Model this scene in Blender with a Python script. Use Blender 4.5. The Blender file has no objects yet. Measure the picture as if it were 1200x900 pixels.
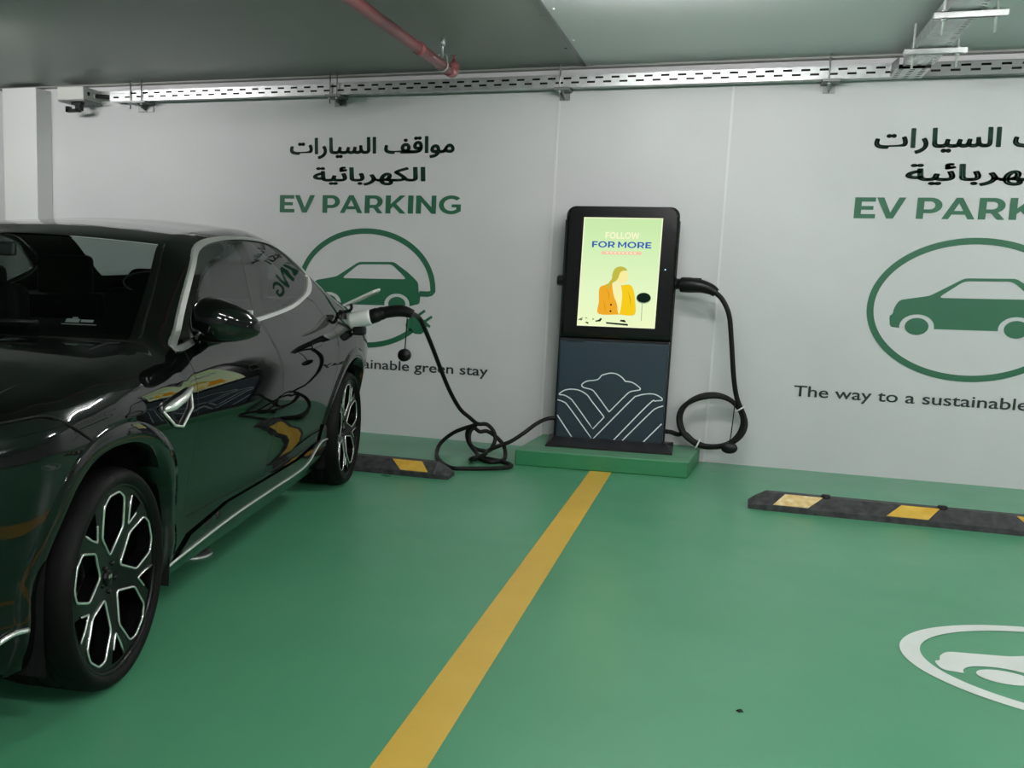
import bpy, math, random
from mathutils import Vector, Matrix
from mathutils.geometry import delaunay_2d_cdt
random.seed(3)
scene = bpy.context.scene
COL = scene.collection
# ---------------------------------------------------------------- camera, world, exposure
cam_d = bpy.data.cameras.new('camera'); cam = bpy.data.objects.new('camera', cam_d); COL.objects.link(cam)
right = Vector((0.9391171259931504, 0.342388184981531, 0.028798514743263202))
down = Vector((0.07718439113852284, -0.1285448020736928, -0.9886955060201348))
fwd = Vector((-0.3348157604279413, 0.9307236779221253, -0.14714564867562818))
cam.matrix_world = Matrix(((right.x, -down.x, -fwd.x, 0), (right.y, -down.y, -fwd.y, 0), (right.z, -down.z, -fwd.z, 1.25), (0, 0, 0, 1)))
cam_d.sensor_width = 36; cam_d.lens = 36*1193.5668/1200
cam_d.shift_x = (600-419.98)/1200; cam_d.shift_y = (490.416-450)/1200
cam_d.clip_start = .05
scene.camera = cam
world = bpy.data.worlds.new('world'); scene.world = world; world.use_nodes = True
world.node_tree.nodes['Background'].inputs[0].default_value = (.8, .85, .9, 1)
world.node_tree.nodes['Background'].inputs[1].default_value = .05
scene.view_settings.view_transform = 'Standard'; scene.view_settings.look = 'None'
scene.view_settings.gamma = 1; scene.view_settings.use_curve_mapping = False
scene.view_settings.exposure = 0.0
LAMP = 225.0          # brightness of the batten lights
SCREEN = 1.0

# ---------------------------------------------------------------- helpers
def srgb(r, g, b):
    f = lambda c: (c/255/12.92) if c/255 <= .04045 else ((c/255+.055)/1.055)**2.4
    return (f(r), f(g), f(b), 1)
def mat(name, col, rough=.5, metal=0.0, spec=.5, coat=0.0, ior=1.5, noise=None, bump=None, emit=None, rough_var=None):
    m = bpy.data.materials.new(name); m.use_nodes = True
    nt = m.node_tree; b = nt.nodes['Principled BSDF']
    b.inputs['Base Color'].default_value = col; b.inputs['Roughness'].default_value = rough
    b.inputs['Metallic'].default_value = metal; b.inputs['Specular IOR Level'].default_value = spec
    b.inputs['Coat Weight'].default_value = coat; b.inputs['Coat Roughness'].default_value = .02
    b.inputs['IOR'].default_value = ior
    if emit:
        b.inputs['Emission Color'].default_value = emit[0]; b.inputs['Emission Strength'].default_value = emit[1]
    tc = None
    if noise or bump or rough_var:
        tc = nt.nodes.new('ShaderNodeTexCoord')
    if noise:      # (scale, second colour, detail)
        n = nt.nodes.new('ShaderNodeTexNoise'); n.inputs['Scale'].default_value = noise[0]; n.inputs['Detail'].default_value = noise[2]
        r = nt.nodes.new('ShaderNodeValToRGB'); r.color_ramp.elements[0].color = col; r.color_ramp.elements[1].color = noise[1]
        r.color_ramp.elements[0].position = .35; r.color_ramp.elements[1].position = .7
        nt.links.new(tc.outputs['Object'], n.inputs['Vector']); nt.links.new(n.outputs['Fac'], r.inputs['Fac']); nt.links.new(r.outputs['Color'], b.inputs['Base Color'])
    if rough_var:  # (scale, lo, hi)
        n = nt.nodes.new('ShaderNodeTexNoise'); n.inputs['Scale'].default_value = rough_var[0]; n.inputs['Detail'].default_value = 4
        mr = nt.nodes.new('ShaderNodeMapRange'); mr.inputs['To Min'].default_value = rough_var[1]; mr.inputs['To Max'].default_value = rough_var[2]
        nt.links.new(tc.outputs['Object'], n.inputs['Vector']); nt.links.new(n.outputs['Fac'], mr.inputs['Value']); nt.links.new(mr.outputs['Result'], b.inputs['Roughness'])
    if bump:       # (scale, strength)
        n = nt.nodes.new('ShaderNodeTexNoise'); n.inputs['Scale'].default_value = bump[0]; n.inputs['Detail'].default_value = 5
        bp = nt.nodes.new('ShaderNodeBump'); bp.inputs['Strength'].default_value = bump[1]; bp.inputs['Distance'].default_value = .01
        nt.links.new(tc.outputs['Object'], n.inputs['Vector']); nt.links.new(n.outputs['Fac'], bp.inputs['Height']); nt.links.new(bp.outputs['Normal'], b.inputs['Normal'])
    return m
def glass(name, tint, ior=1.5):
    m = bpy.data.materials.new(name); m.use_nodes = True; nt = m.node_tree
    for n in list(nt.nodes): nt.nodes.remove(n)
    o = nt.nodes.new('ShaderNodeOutputMaterial'); mx = nt.nodes.new('ShaderNodeMixShader')
    t = nt.nodes.new('ShaderNodeBsdfTransparent'); g = nt.nodes.new('ShaderNodeBsdfGlossy'); f = nt.nodes.new('ShaderNodeFresnel')
    t.inputs['Color'].default_value = tint; g.inputs['Roughness'].default_value = .02; f.inputs['IOR'].default_value = ior
    ge = nt.nodes.new('ShaderNodeNewGeometry'); mr = nt.nodes.new('ShaderNodeMapRange')   # same pane reflectance from inside and outside
    mr.inputs['To Min'].default_value = ior; mr.inputs['To Max'].default_value = 1/ior
    nt.links.new(ge.outputs['Backfacing'], mr.inputs['Value']); nt.links.new(mr.outputs['Result'], f.inputs['IOR'])
    nt.links.new(f.outputs['Fac'], mx.inputs['Fac']); nt.links.new(t.outputs[0], mx.inputs[1]); nt.links.new(g.outputs[0], mx.inputs[2])
    nt.links.new(mx.outputs[0], o.inputs['Surface'])
    return m
def emitter(name, col, strength):
    m = bpy.data.materials.new(name); m.use_nodes = True; nt = m.node_tree
    for n in list(nt.nodes): nt.nodes.remove(n)
    o = nt.nodes.new('ShaderNodeOutputMaterial'); e = nt.nodes.new('ShaderNodeEmission')
    e.inputs['Color'].default_value = col; e.inputs['Strength'].default_value = strength
    nt.links.new(e.outputs[0], o.inputs['Surface']); return m

def obj(name, verts, faces, m, parent=None, smooth=False, normals=None, fmat=None):
    me = bpy.data.meshes.new(name); me.from_pydata([tuple(v) for v in verts], [], [tuple(f) for f in faces])
    for mm in (m if isinstance(m, (list, tuple)) else [m]): me.materials.append(mm)
    if fmat:
        for p, k in zip(me.polygons, fmat): p.material_index = k
    if smooth:
        me.polygons.foreach_set('use_smooth', [True]*len(me.polygons))
    me.update()
    if normals: me.normals_split_custom_set_from_vertices([tuple(n) for n in normals])
    o = bpy.data.objects.new(name, me); COL.objects.link(o)
    if parent: o.parent = parent
    return o
def empty(name, loc, rz=0):
    o = bpy.data.objects.new(name, None); COL.objects.link(o); o.location = loc; o.rotation_euler = (0, 0, rz); o.empty_display_size = .1
    return o
def tag(o, label=None, cat=None, group=None, kind=None):
    if label: o['label'] = label
    if cat: o['category'] = cat
    if group: o['group'] = group
    if kind: o['kind'] = kind
    return o
class MB:
    """Collects simple solids into one mesh."""
    def __init__(s): s.v = []; s.f = []; s.sm = []
    def add(s, v, f, smooth=False):
        k = len(s.v); s.v += [tuple(p) for p in v]; s.f += [tuple(i+k for i in q) for q in f]; s.sm += [smooth]*len(f); return s
    def box(s, x0, x1, y0, y1, z0, z1):
        v = [(x, y, z) for z in (z0, z1) for y in (y0, y1) for x in (x0, x1)]
        return s.add(v, [(0, 2, 3, 1), (4, 5, 7, 6), (0, 1, 5, 4), (2, 6, 7, 3), (0, 4, 6, 2), (1, 3, 7, 5)])
    def rbox(s, x0, x1, y0, y1, z0, z1, r=.01):
        """box with all edges chamfered in two steps"""
        import bmesh
        bm = bmesh.new(); bmesh.ops.create_cube(bm, size=1)
        for v in bm.verts: v.co = ((x0+x1)/2+v.co.x*(x1-x0), (y0+y1)/2+v.co.y*(y1-y0), (z0+z1)/2+v.co.z*(z1-z0))
        bmesh.ops.bevel(bm, geom=bm.edges[:], offset=r, segments=3, affect='EDGES', profile=.5)
        bm.verts.index_update()
        s.add([v.co.copy() for v in bm.verts], [[v.index for v in f.verts] for f in bm.faces], False); bm.free(); return s
    def tube(s, pts, r, n=10, closed=False, caps=True, flat=None):
        v, f = tube_mesh(pts, r, n, closed, caps, flat); return s.add(v, f, True)
    def lathe(s, prof, n=48, origin=(0, 0, 0), axis='z', closed=False):
        """prof: (r, h) pairs revolved about an axis"""
        k = len(prof); v = []
        for i in range(n):
            a = 2*math.pi*i/n; c, q = math.cos(a), math.sin(a)
            for r, h in prof:
                p = {'z': (r*c, r*q, h), 'x': (h, r*c, r*q), 'y': (r*q, h, r*c)}[axis]
                v.append((p[0]+origin[0], p[1]+origin[1], p[2]+origin[2]))
        f = []
        for i in range(n):
            j = (i+1) % n
            for a in range(k if closed else k-1):
                b = (a+1) % k
                f.append((i*k+a, j*k+a, j*k+b, i*k+b))
        return s.add(v, f, True)
    def prism(s, poly, h0, h1, plane='xz'):
        """polygon (2D) extruded from h0 to h1 along the remaining axis"""
        n = len(poly)
        P = {'xz': lambda a, b, h: (a, h, b), 'yz': lambda a, b, h: (h, a, b), 'xy': lambda a, b, h: (a, b, h)}[plane]
        v = [P(a, b, h0) for a, b in poly]+[P(a, b, h1) for a, b in poly]
        tv, tf = fill([poly]); m = {}
        f = [(i, (i+1) % n, n+(i+1) % n, n+i) for i in range(n)]
        s.add(v, f)
        s.add([P(a, b, h0) for a, b in tv], [tuple(reversed(t)) for t in tf]); s.add([P(a, b, h1) for a, b in tv], tf)
        return s
    def build(s, name, m, parent=None):
        o = obj(name, s.v, s.f, m, parent)
        o.data.polygons.foreach_set('use_smooth', s.sm)
        return o
def catmull(pts, n=8, closed=False):
    P = [Vector(p) for p in pts]; out = []; N = len(P)
    rng = range(N) if closed else range(N-1)
    for i in rng:
        p1, p2 = P[i], P[(i+1) % N]
        p0 = P[i-1] if (closed or i > 0) else p1*2-p2
        p3 = P[(i+2) % N] if (closed or i+2 < N) else p2*2-p1
        for k in range(n):
            t = k/n
            out.append(.5*((2*p1)+(p2-p0)*t+(2*p0-5*p1+4*p2-p3)*t*t+(3*p1-p0-3*p2+p3)*t**3))
    if not closed: out.append(P[-1])
    return out
def tube_mesh(pts, r, n=10, closed=False, caps=True, flat=None):
    P = [Vector(p) for p in pts]; N = len(P); v = []; f = []; up = None
    for i in range(N):
        a = P[(i+1) % N] if (closed or i < N-1) else P[i]; b = P[i-1] if (closed or i > 0) else P[i]
        t = (a-b); t = t.normalized() if t.length > 1e-9 else Vector((0, 0, 1))
        if up is None:
            up = Vector((0, 0, 1)) if abs(t.z) < .9 else Vector((1, 0, 0))
        sd = t.cross(up); sd.normalize(); up = sd.cross(t).normalized()
        rr = r[i] if isinstance(r, (list, tuple)) else r
        for k in range(n):
            q = 2*math.pi*k/n
            v.append(P[i]+sd*(rr*math.cos(q)*(flat[0] if flat else 1))+up*(rr*math.sin(q)*(flat[1] if flat else 1)))
    for i in range(N if closed else N-1):
        j = (i+1) % N
        for k in range(n):
            l = (k+1) % n; f.append((i*n+k, i*n+l, j*n+l, j*n+k))
    if caps and not closed:
        f.append(tuple(reversed(range(n)))); f.append(tuple(range((N-1)*n, N*n)))
    return v, f
def inpoly(x, y, poly):
    c = False; n = len(poly); j = n-1
    for i in range(n):
        xi, yi = poly[i]; xj, yj = poly[j]
        if (yi > y) != (yj > y) and x < (xj-xi)*(y-yi)/(yj-yi)+xi: c = not c
        j = i
    return c
def fill(loops, extra=()):
    """even-odd triangulation of closed 2D loops"""
    vs = []; es = []
    for L in loops:
        k = len(vs); n = len(L); vs += [Vector(p) for p in L]; es += [(k+i, k+(i+1) % n) for i in range(n)]
    vs += [Vector(p) for p in extra]
    r = delaunay_2d_cdt(vs, es, [], 0, 1e-6)
    ov, of = r[0], r[2]; out = []
    for t in of:
        cx = sum(ov[i].x for i in t)/len(t); cy = sum(ov[i].y for i in t)/len(t)
        if sum(inpoly(cx, cy, L) for L in loops) % 2: out.append(tuple(t))
    return [(v.x, v.y) for v in ov], out
def text_shape(body, weight=0.0):
    """outline of lettering as flat triangles (x, y)"""
    c = bpy.data.curves.new('lettering', 'FONT'); c.body = body; c.size = 1; c.offset = weight; c.resolution_u = 6
    o = bpy.data.objects.new('lettering', c); COL.objects.link(o)
    dg = bpy.context.evaluated_depsgraph_get()
    m = bpy.data.meshes.new_from_object(o.evaluated_get(dg))
    v = [(p.co.x, p.co.y) for p in m.vertices]; f = [tuple(p.vertices) for p in m.polygons]
    bpy.data.objects.remove(o); bpy.data.curves.remove(c); bpy.data.meshes.remove(m)
    return v, f
def thicken(v, f, w):
    """bolder lettering: a band along every outline edge and a dot at every outline corner"""
    key = {}; ids = []
    for p in v: ids.append(key.setdefault((round(p[0], 5), round(p[1], 5)), len(key)))
    P = [None]*len(key)
    for p, i in zip(v, ids): P[i] = p
    F_ = [tuple(ids[i] for i in t) for t in f]; cnt = {}
    for t in F_:
        for i in range(len(t)):
            e = tuple(sorted((t[i], t[(i+1) % len(t)]))); cnt[e] = cnt.get(e, 0)+1
    V_ = list(P); O_ = list(F_); done = set()
    for (a, b), c in cnt.items():
        if c != 1 or a == b: continue
        (x0, y0), (x1, y1) = P[a], P[b]; l = math.hypot(x1-x0, y1-y0)
        if l < 1e-6: continue
        nx, ny = -(y1-y0)/l*w, (x1-x0)/l*w; k = len(V_)
        V_ += [(x0+nx, y0+ny), (x0-nx, y0-ny), (x1-nx, y1-ny), (x1+nx, y1+ny)]; O_.append((k, k+1, k+2, k+3))
        for q in (a, b):
            if q in done: continue
            done.add(q); k = len(V_); V_ += [(P[q][0]+w*math.cos(math.pi*i/4), P[q][1]+w*math.sin(math.pi*i/4)) for i in range(8)]; O_.append(tuple(range(k, k+8)))
    return V_, O_
def lettering(name, body, box, place, m, parent, weight=0.0):
    """box = (x0, x1, z0, z1) of the inked area, place maps (x, z) to a point"""
    v, f = text_shape(body, 0)
    if weight: v, f = thicken(v, f, weight)
    xs = [p[0] for p in v]; ys = [p[1] for p in v]
    a0, a1, b0, b1 = min(xs), max(xs), min(ys), max(ys)
    q = [place(box[0]+(x-a0)/(a1-a0)*(box[1]-box[0]), box[2]+(y-b0)/(b1-b0)*(box[3]-box[2])) for x, y in v]
    return obj(name, q, f, m, parent)
GLY = {}
def glyphs():
    '''plain heavy capitals, height 1: loops (even-odd) and advance width'''
    t = .205; T = .235
    def arc(cx, cy, rx, ry, a0, a1, n=14): return [(cx+rx*math.cos(math.radians(a0+(a1-a0)*i/n)), cy+ry*math.sin(math.radians(a0+(a1-a0)*i/n))) for i in range(n+1)]
    G_ = GLY
    G_['E'] = ([[(0, 0), (.72, 0), (.72, t), (T, t), (T, .41), (.64, .41), (.64, .59), (T, .59), (T, 1-t), (.70, 1-t), (.70, 1), (0, 1)]], .72)
    G_['F'] = ([[(0, 0), (T, 0), (T, .36), (.62, .36), (.62, .55), (T, .55), (T, 1-t), (.68, 1-t), (.68, 1), (0, 1)]], .68)
    G_['L'] = ([[(0, 0), (.66, 0), (.66, t), (T, t), (T, 1), (0, 1)]], .66)
    G_['I'] = ([[(0, 0), (T, 0), (T, 1), (0, 1)]], T)
    G_['V'] = ([[(.36, 0), (.58, 0), (.96, 1), (.73, 1), (.475, .29), (.23, 1), (-.01, 1)]], .95)
    G_['W'] = ([[(.28, 0), (.49, 0), (.71, .65), (.93, 0), (1.14, 0), (1.42, 1), (1.20, 1), (1.03, .34), (.80, 1), (.63, 1), (.40, .34), (.23, 1), (0, 1)]], 1.42)
    G_['M'] = ([[(0, 0), (.20, 0), (.20, .64), (.46, .20), (.56, .20), (.82, .66), (.82, 0), (1.02, 0), (1.02, 1), (.85, 1), (.515, .42), (.17, 1), (0, 1)]], 1.02)
    G_['N'] = ([[(0, 0), (T, 0), (T, .65), (.70, 0), (.90, 0), (.90, 1), (.69, 1), (.69, .36), (.20, 1), (0, 1)]], .90)
    G_['A'] = ([[(-.01, 0), (.21, 0), (.30, .215), (.73, .215), (.82, 0), (1.05, 0), (.62, 1), (.41, 1)], [(.37, .385), (.66, .385), (.515, .745)]], 1.04)
    G_['P'] = ([[(0, 0), (T, 0), (T, .27)]+arc(.44, .635, .385, .365, -90, 90)+[(0, 1)], [(T, .45)]+arc(.43, .635, .165, .185, -90, 90)+[(T, .82)]], .82)
    G_['R'] = ([[(0, 0), (T, 0), (T, .29), (.40, .29), (.60, 0), (.84, 0), (.61, .33)]+arc(.45, .65, .375, .35, -55, 90)+[(0, 1)], [(T, .47)]+arc(.43, .645, .165, .175, -90, 90)+[(T, .82)]], .84)
    G_['K'] = ([[(0, 0), (T, 0), (T, .26), (.345, .395), (.66, 0), (.92, 0), (.485, .54), (.895, 1), (.645, 1), (T, .52), (T, 1), (0, 1)]], .90)
    G_['O'] = ([arc(.54, .5, .54, .515, 0, 360, 36)[:-1], arc(.54, .5, .32, .325, 0, 360, 36)[:-1]], 1.08)
    G_['G'] = ([arc(.54, .5, .54, .515, 44, 313, 28)+[(.965, .14), (.965, .53), (.56, .53), (.56, .365), (.765, .365), (.765, .245)]+arc(.54, .5, .325, .325, -52, -314, 28)], .97)
glyphs()
KERN = {'EV': -.10, 'PA': -.10, 'AR': -.01, 'FO': -.05, 'LL': -.02, 'LO': -.06, 'OW': -.06}
def caps(name, body, box, place, m, parent, gap=.12, space=.26):
    v = []; f = []; x = 0
    for n_, ch in enumerate(body):
        x += KERN.get(body[n_-1:n_+1], 0) if n_ else 0
        if ch == ' ': x += space; continue
        L, w = GLY[ch]; tv, tf = fill(L); k = len(v)
        v += [(a+x, b) for a, b in tv]; f += [tuple(i+k for i in t) for t in tf]; x += w+gap
    xs = [p[0] for p in v]; a0, a1 = min(xs), max(xs)
    return obj(name, [place(box[0]+(a-a0)/(a1-a0)*(box[1]-box[0]), box[2]+b*(box[3]-box[2])) for a, b in v], f, m, parent)
def ellipse(cx, cy, rx, ry, n=40, a0=0, a1=2*math.pi, end=False):
    return [(cx+rx*math.cos(a0+(a1-a0)*i/n), cy+ry*math.sin(a0+(a1-a0)*i/n)) for i in range(n+(1 if end else 0))]
def ribbon(pts, w):
    """2D centre line -> closed outline of constant width"""
    L = []; Rr = []
    for i, p in enumerate(pts):
        a = pts[min(i+1, len(pts)-1)]; b = pts[max(i-1, 0)]
        dx, dy = a[0]-b[0], a[1]-b[1]; l = math.hypot(dx, dy) or 1
        nx, ny = -dy/l*w/2, dx/l*w/2
        L.append((p[0]+nx, p[1]+ny)); Rr.append((p[0]-nx, p[1]-ny))
    return L+Rr[::-1]
def strip_faces(n): return [(i, i+1, 2*n-2-i, 2*n-1-i) for i in range(n-1)]

# ---------------------------------------------------------------- materials
M = {}
M['wall'] = mat('white_paint', (.575, .573, .588, 1), .5, noise=(1.3, (.61, .608, .622, 1), 3), bump=(30, .03))
M['column'] = mat('column_paint', (.68, .685, .68, 1), .5, bump=(25, .03))
M['ceil_dark'] = mat('grey_ceiling_board', (.255, .265, .245, 1), .45, noise=(.7, (.285, .295, .275, 1), 3))
M['ceil_light'] = mat('pale_ceiling_board', (.66, .665, .69, 1), .4, noise=(.8, (.68, .685, .71, 1), 2))
M['floor'] = mat('green_epoxy', (.072, .285, .152, 1), .3, spec=.45, noise=(1.1, (.087, .312, .173, 1), 5), rough_var=(2.5, .22, .42), bump=(6, .02))
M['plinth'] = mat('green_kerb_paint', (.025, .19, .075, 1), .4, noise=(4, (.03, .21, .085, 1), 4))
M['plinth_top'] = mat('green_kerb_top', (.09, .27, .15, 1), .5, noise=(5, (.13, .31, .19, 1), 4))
M['yellow'] = mat('yellow_line_paint', (.66, .41, .05, 1), .4, noise=(3, (.72, .46, .07, 1), 5))
M['white_mark'] = mat('white_floor_paint', (.72, .74, .71, 1), .45, noise=(6, (.78, .79, .77, 1), 4))
M['sign_green'] = mat('sign_green', srgb(28, 96, 66), .5)
M['sign_dark'] = mat('sign_dark_green', srgb(28, 80, 62), .5)
M['sign_black'] = mat('sign_black_green', srgb(18, 40, 38), .5)
M['rod'] = mat('zinc_rod', (.62, .63, .63, 1), .5, metal=.4)
M['galv'] = mat('galvanised_steel', (.55, .56, .57, 1), .36, metal=.85, noise=(14, (.72, .73, .74, 1), 4))
M['steel_dark'] = mat('dull_steel', (.22, .23, .23, 1), .45, metal=.7)
M['grey_box'] = mat('light_grey_plastic', (.55, .55, .53, 1), .45)
M['black'] = mat('black_plastic', (.005, .005, .0055, 1), .4, spec=.3)
M['rubber'] = mat('black_rubber', (.006, .0062, .006, 1), .55, spec=.25, bump=(60, .1))
M['stop'] = mat('wheel_stop_rubber', (.022, .022, .024, 1), .5, spec=.35, noise=(25, (.065, .065, .068, 1), 6), bump=(70, .3))
M['patch'] = mat('yellow_reflector', (.62, .36, .04, 1), .35, noise=(18, (.75, .5, .1, 1), 4))
M['patch_pale'] = mat('worn_yellow_reflector', (.70, .45, .15, 1), .35, noise=(28, (.9, .78, .5, 1), 4))
M['pipe_red'] = mat('red_pipe_paint', (.30, .075, .085, 1), .4, noise=(9, (.36, .10, .11, 1), 3))
M['brass'] = mat('sprinkler_metal', (.30, .08, .08, 1), .35, metal=.5)
M['paint'] = mat('black_car_paint', (.003, .0033, .0036, 1), .3, coat=1.0, spec=.0)
M['paint'].node_tree.nodes['Principled BSDF'].inputs['Coat IOR'].default_value = 1.48
M['gloss_black'] = mat('gloss_black_trim', (.003, .003, .003, 1), .1, spec=.4)
M['seam'] = mat('dark_gap', (.001, .001, .001, 1), .9)
M['chrome'] = mat('satin_chrome', (.84, .84, .82, 1), .36, metal=.75)
M['tyre'] = mat('tyre_rubber', (.003, .0031, .003, 1), .6, spec=.15, bump=(40, .1))
M['rim'] = mat('gloss_black_alloy', (.0025, .0025, .003, 1), .25, spec=.2)
M['rim_cut'] = mat('machined_alloy', (.85, .85, .84, 1), .22, metal=.9)
M['disc'] = mat('brake_disc_steel', (.16, .16, .16, 1), .35, metal=.9)
M['interior'] = mat('dark_cabin_trim', (.006, .0065, .0065, 1), .8, spec=.2)
M['seat'] = mat('dark_seat_leather', (.007, .0075, .0075, 1), .6, spec=.25)
M['piping'] = mat('pale_seat_piping', (.25, .26, .25, 1), .5)
M['windscreen'] = glass('windscreen_glass', (.50, .56, .55, 1), 1.22)
M['rear_glass'] = glass('rear_window_glass', (.55, .60, .58, 1), 1.4)
M['side_glass'] = glass('tinted_side_glass', (.18, .2, .195, 1), 1.65)
M['lamp_glass'] = mat('smoked_lamp_lens', (.02, .02, .022, 1), .1, coat=1)
M['kiosk_black'] = mat('gloss_black_bezel', (.003, .0032, .0035, 1), .14, spec=.35)
M['kiosk_side'] = mat('black_powder_coat', (.010, .010, .011, 1), .4, spec=.3)
M['kiosk_blue'] = mat('slate_blue_panel', srgb(34, 51, 62), .42, spec=.35)
M['line'] = mat('pale_line_print', (.75, .80, .80, 1), .5)
M['white_plastic'] = mat('white_plastic', (.74, .74, .73, 1), .4)
M['tube'] = emitter('lit_tube', (1.0, .985, .97, 1), LAMP)
M['tube_dim'] = emitter('lit_tube_dim', (1.0, .985, .97, 1), LAMP*.51)
M['tube_bright'] = emitter('lit_tube_bright', (1.0, .985, .97, 1), LAMP*.88)
M['batten'] = mat('white_batten', (.7, .7, .7, 1), .4)
M['led'] = emitter('blue_indicator', (.4, .6, 1, 1), 3)
# ---------------------------------------------------------------- car body surface (car frame: x across, y rearwards, z up)
HW = 1.02
def interp(tab, t):
    """Monotone-ish cubic (Catmull-Rom with finite-difference tangents) through a table of (t, value)."""
    n = len(tab)
    if t <= tab[0][0]:
        s = (tab[1][1]-tab[0][1])/(tab[1][0]-tab[0][0])
        return tab[0][1]+s*(t-tab[0][0])
    if t >= tab[-1][0]:
        s = (tab[-1][1]-tab[-2][1])/(tab[-1][0]-tab[-2][0])
        return tab[-1][1]+s*(t-tab[-1][0])
    i = 0
    while t > tab[i+1][0]: i += 1
    t0, p0 = tab[i]; t1, p1 = tab[i+1]
    h = t1-t0; d = (p1-p0)/h
    def tang(k):
        if k == 0: return (tab[1][1]-tab[0][1])/(tab[1][0]-tab[0][0])
        if k == n-1: return (tab[-1][1]-tab[-2][1])/(tab[-1][0]-tab[-2][0])
        a = (tab[k][1]-tab[k-1][1])/(tab[k][0]-tab[k-1][0]); b = (tab[k+1][1]-tab[k][1])/(tab[k+1][0]-tab[k][0])
        ha = tab[k][0]-tab[k-1][0]; hb = tab[k+1][0]-tab[k][0]
        return (a*hb+b*ha)/(ha+hb)
    m0, m1 = tang(i), tang(i+1)
    x = (t-t0)/h
    return (2*x**3-3*x**2+1)*p0+(x**3-2*x**2+x)*h*m0+(-2*x**3+3*x**2)*p1+(x**3-x**2)*h*m1
SECTION = [(.14,-.11),(.22,-.055),(.30,-.035),(.40,-.035),(.52,-.012),(.64,.012),(.74,.022),(.82,.016),(.90,-.014),(.97,-.060),(1.04,-.098),(1.16,-.158),(1.28,-.222),(1.36,-.275),(1.46,-.36)]
PLAN = [(-.98,-.78),(-.90,-.58),(-.78,-.38),(-.65,-.215),(-.54,-.115),(-.44,-.048),(-.34,-.012),(-.2,0),(.6,.0),(1.6,.005),(2.5,.0),(3.1,0),(3.35,-.012),(3.6,-.06),(3.78,-.14),(3.9,-.26),(3.97,-.42)]
RAILZ = [(-.98,.70),(-.90,.755),(-.75,.815),(-.5,.865),(-.2,.912),(.1,.950),(.36,.973),(.48,.985),(.65,1.065),(.85,1.178),(1.08,1.306),(1.24,1.348),(1.45,1.372),(1.75,1.392),(2.05,1.410),(2.3,1.410),(2.5,1.385),(2.7,1.325),(2.9,1.240),(3.1,1.155),(3.3,1.095),(3.5,1.062),(3.7,1.032),(3.85,1.005),(3.97,.96)]
CROWN = [(-.98,.03),(-.6,.055),(0,.072),(.38,.032),(.48,.018),(.6,.015),(1.08,.035),(1.5,.04),(2.2,.045),(2.8,.045),(3.3,.03),(3.97,.01)]
BOW = [(-.98,.16),(-.6,.12),(0,.08),(.35,.16),(.5,.22),(1.08,.08),(1.5,0),(2.4,0),(3.0,-.05),(3.97,-.08)]
def railz(y): return interp(RAILZ, y)
def sidev(y, z):
    v = interp(SECTION, z)+interp(PLAN, y)
    if z > .9 and y > 1.9: v -= .038*(y-1.9)**1.5*min(1,(z-.9)/.3)
    if y < .45:     # front wing: fuller towards the bonnet edge
        t = min(1, (.45-y)/.5); v += t*max(0, z-.80)*.25
    dr = railz(y)-z
    if dr < .15: v -= .078*((.15-dr)/.15)**3
    return v
def sidep(y, z, off=0.0):
    return (HW+sidev(y, z)+off, y, z)
def siden(y, z):
    e = .004
    a = (sidev(y+e, z)-sidev(y-e, z))/(2*e); b = (sidev(y, z+e)-sidev(y, z-e))/(2*e)
    n = (1.0, -a, -b); l = math.sqrt(sum(c*c for c in n))
    return tuple(c/l for c in n)
def topp(s, w):
    zr = railz(s); xr = HW+sidev(s, zr); q = 1-w*w
    return (w*xr, s-interp(BOW, s)*q, zr+interp(CROWN, s)*q)
def topn(s, w):
    e = .004
    a = [p-q for p, q in zip(topp(s+e, w), topp(s-e, w))]; b = [p-q for p, q in zip(topp(s, w+e), topp(s, w-e))]
    n = (b[1]*a[2]-b[2]*a[1], b[2]*a[0]-b[0]*a[2], b[0]*a[1]-b[1]*a[0])
    l = math.sqrt(sum(c*c for c in n)) or 1
    return tuple(c/l for c in n)

# ---------------------------------------------------------------- the setting
WY = 7.258; CZ = 2.63
def S(name, mb, m): return tag(mb.build(name, m), kind='structure')
S('floor', MB().box(-9, 9, -8, 7.5, -.2, 0), M['floor'])
S('ceiling', MB().box(-9, -1.052, -8, 7.5, CZ, CZ+.2), M['ceil_dark'])
S('ceiling_board', MB().box(-1.04, 9, -8, 7.5, CZ, CZ+.2), M['ceil_light'])
S('wall_back', MB().box(-9, 9, WY, WY+.24, 0, CZ), M['wall'])
S('wall_left', MB().box(-9.2, -9, -8, 7.5, 0, CZ), M['wall'])
S('wall_right', MB().box(9, 9.2, -8, 7.5, 0, CZ), M['wall'])
S('wall_front', MB().box(-9.2, 9.2, -8.2, -8, 0, CZ), M['wall'])
S('column', MB().rbox(-5.70, -5.37, 7.058, WY, 0, 2.60, .006), M['column'])
S('trim_1', MB().box(-1.219, -1.205, WY-.006, WY, 0, 2.49), M['column'])
S('trim_2', MB().box(-.098, -.084, WY-.006, WY, 0, 2.49), M['column'])
S('trim_3', MB().box(-1.058, -1.034, -8, 7.2, CZ-.006, CZ+.02), M['steel_dark'])
S('trim_4', MB().box(-9, 9, 7.19, WY, CZ-.012, CZ), M['ceil_dark'])
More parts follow.
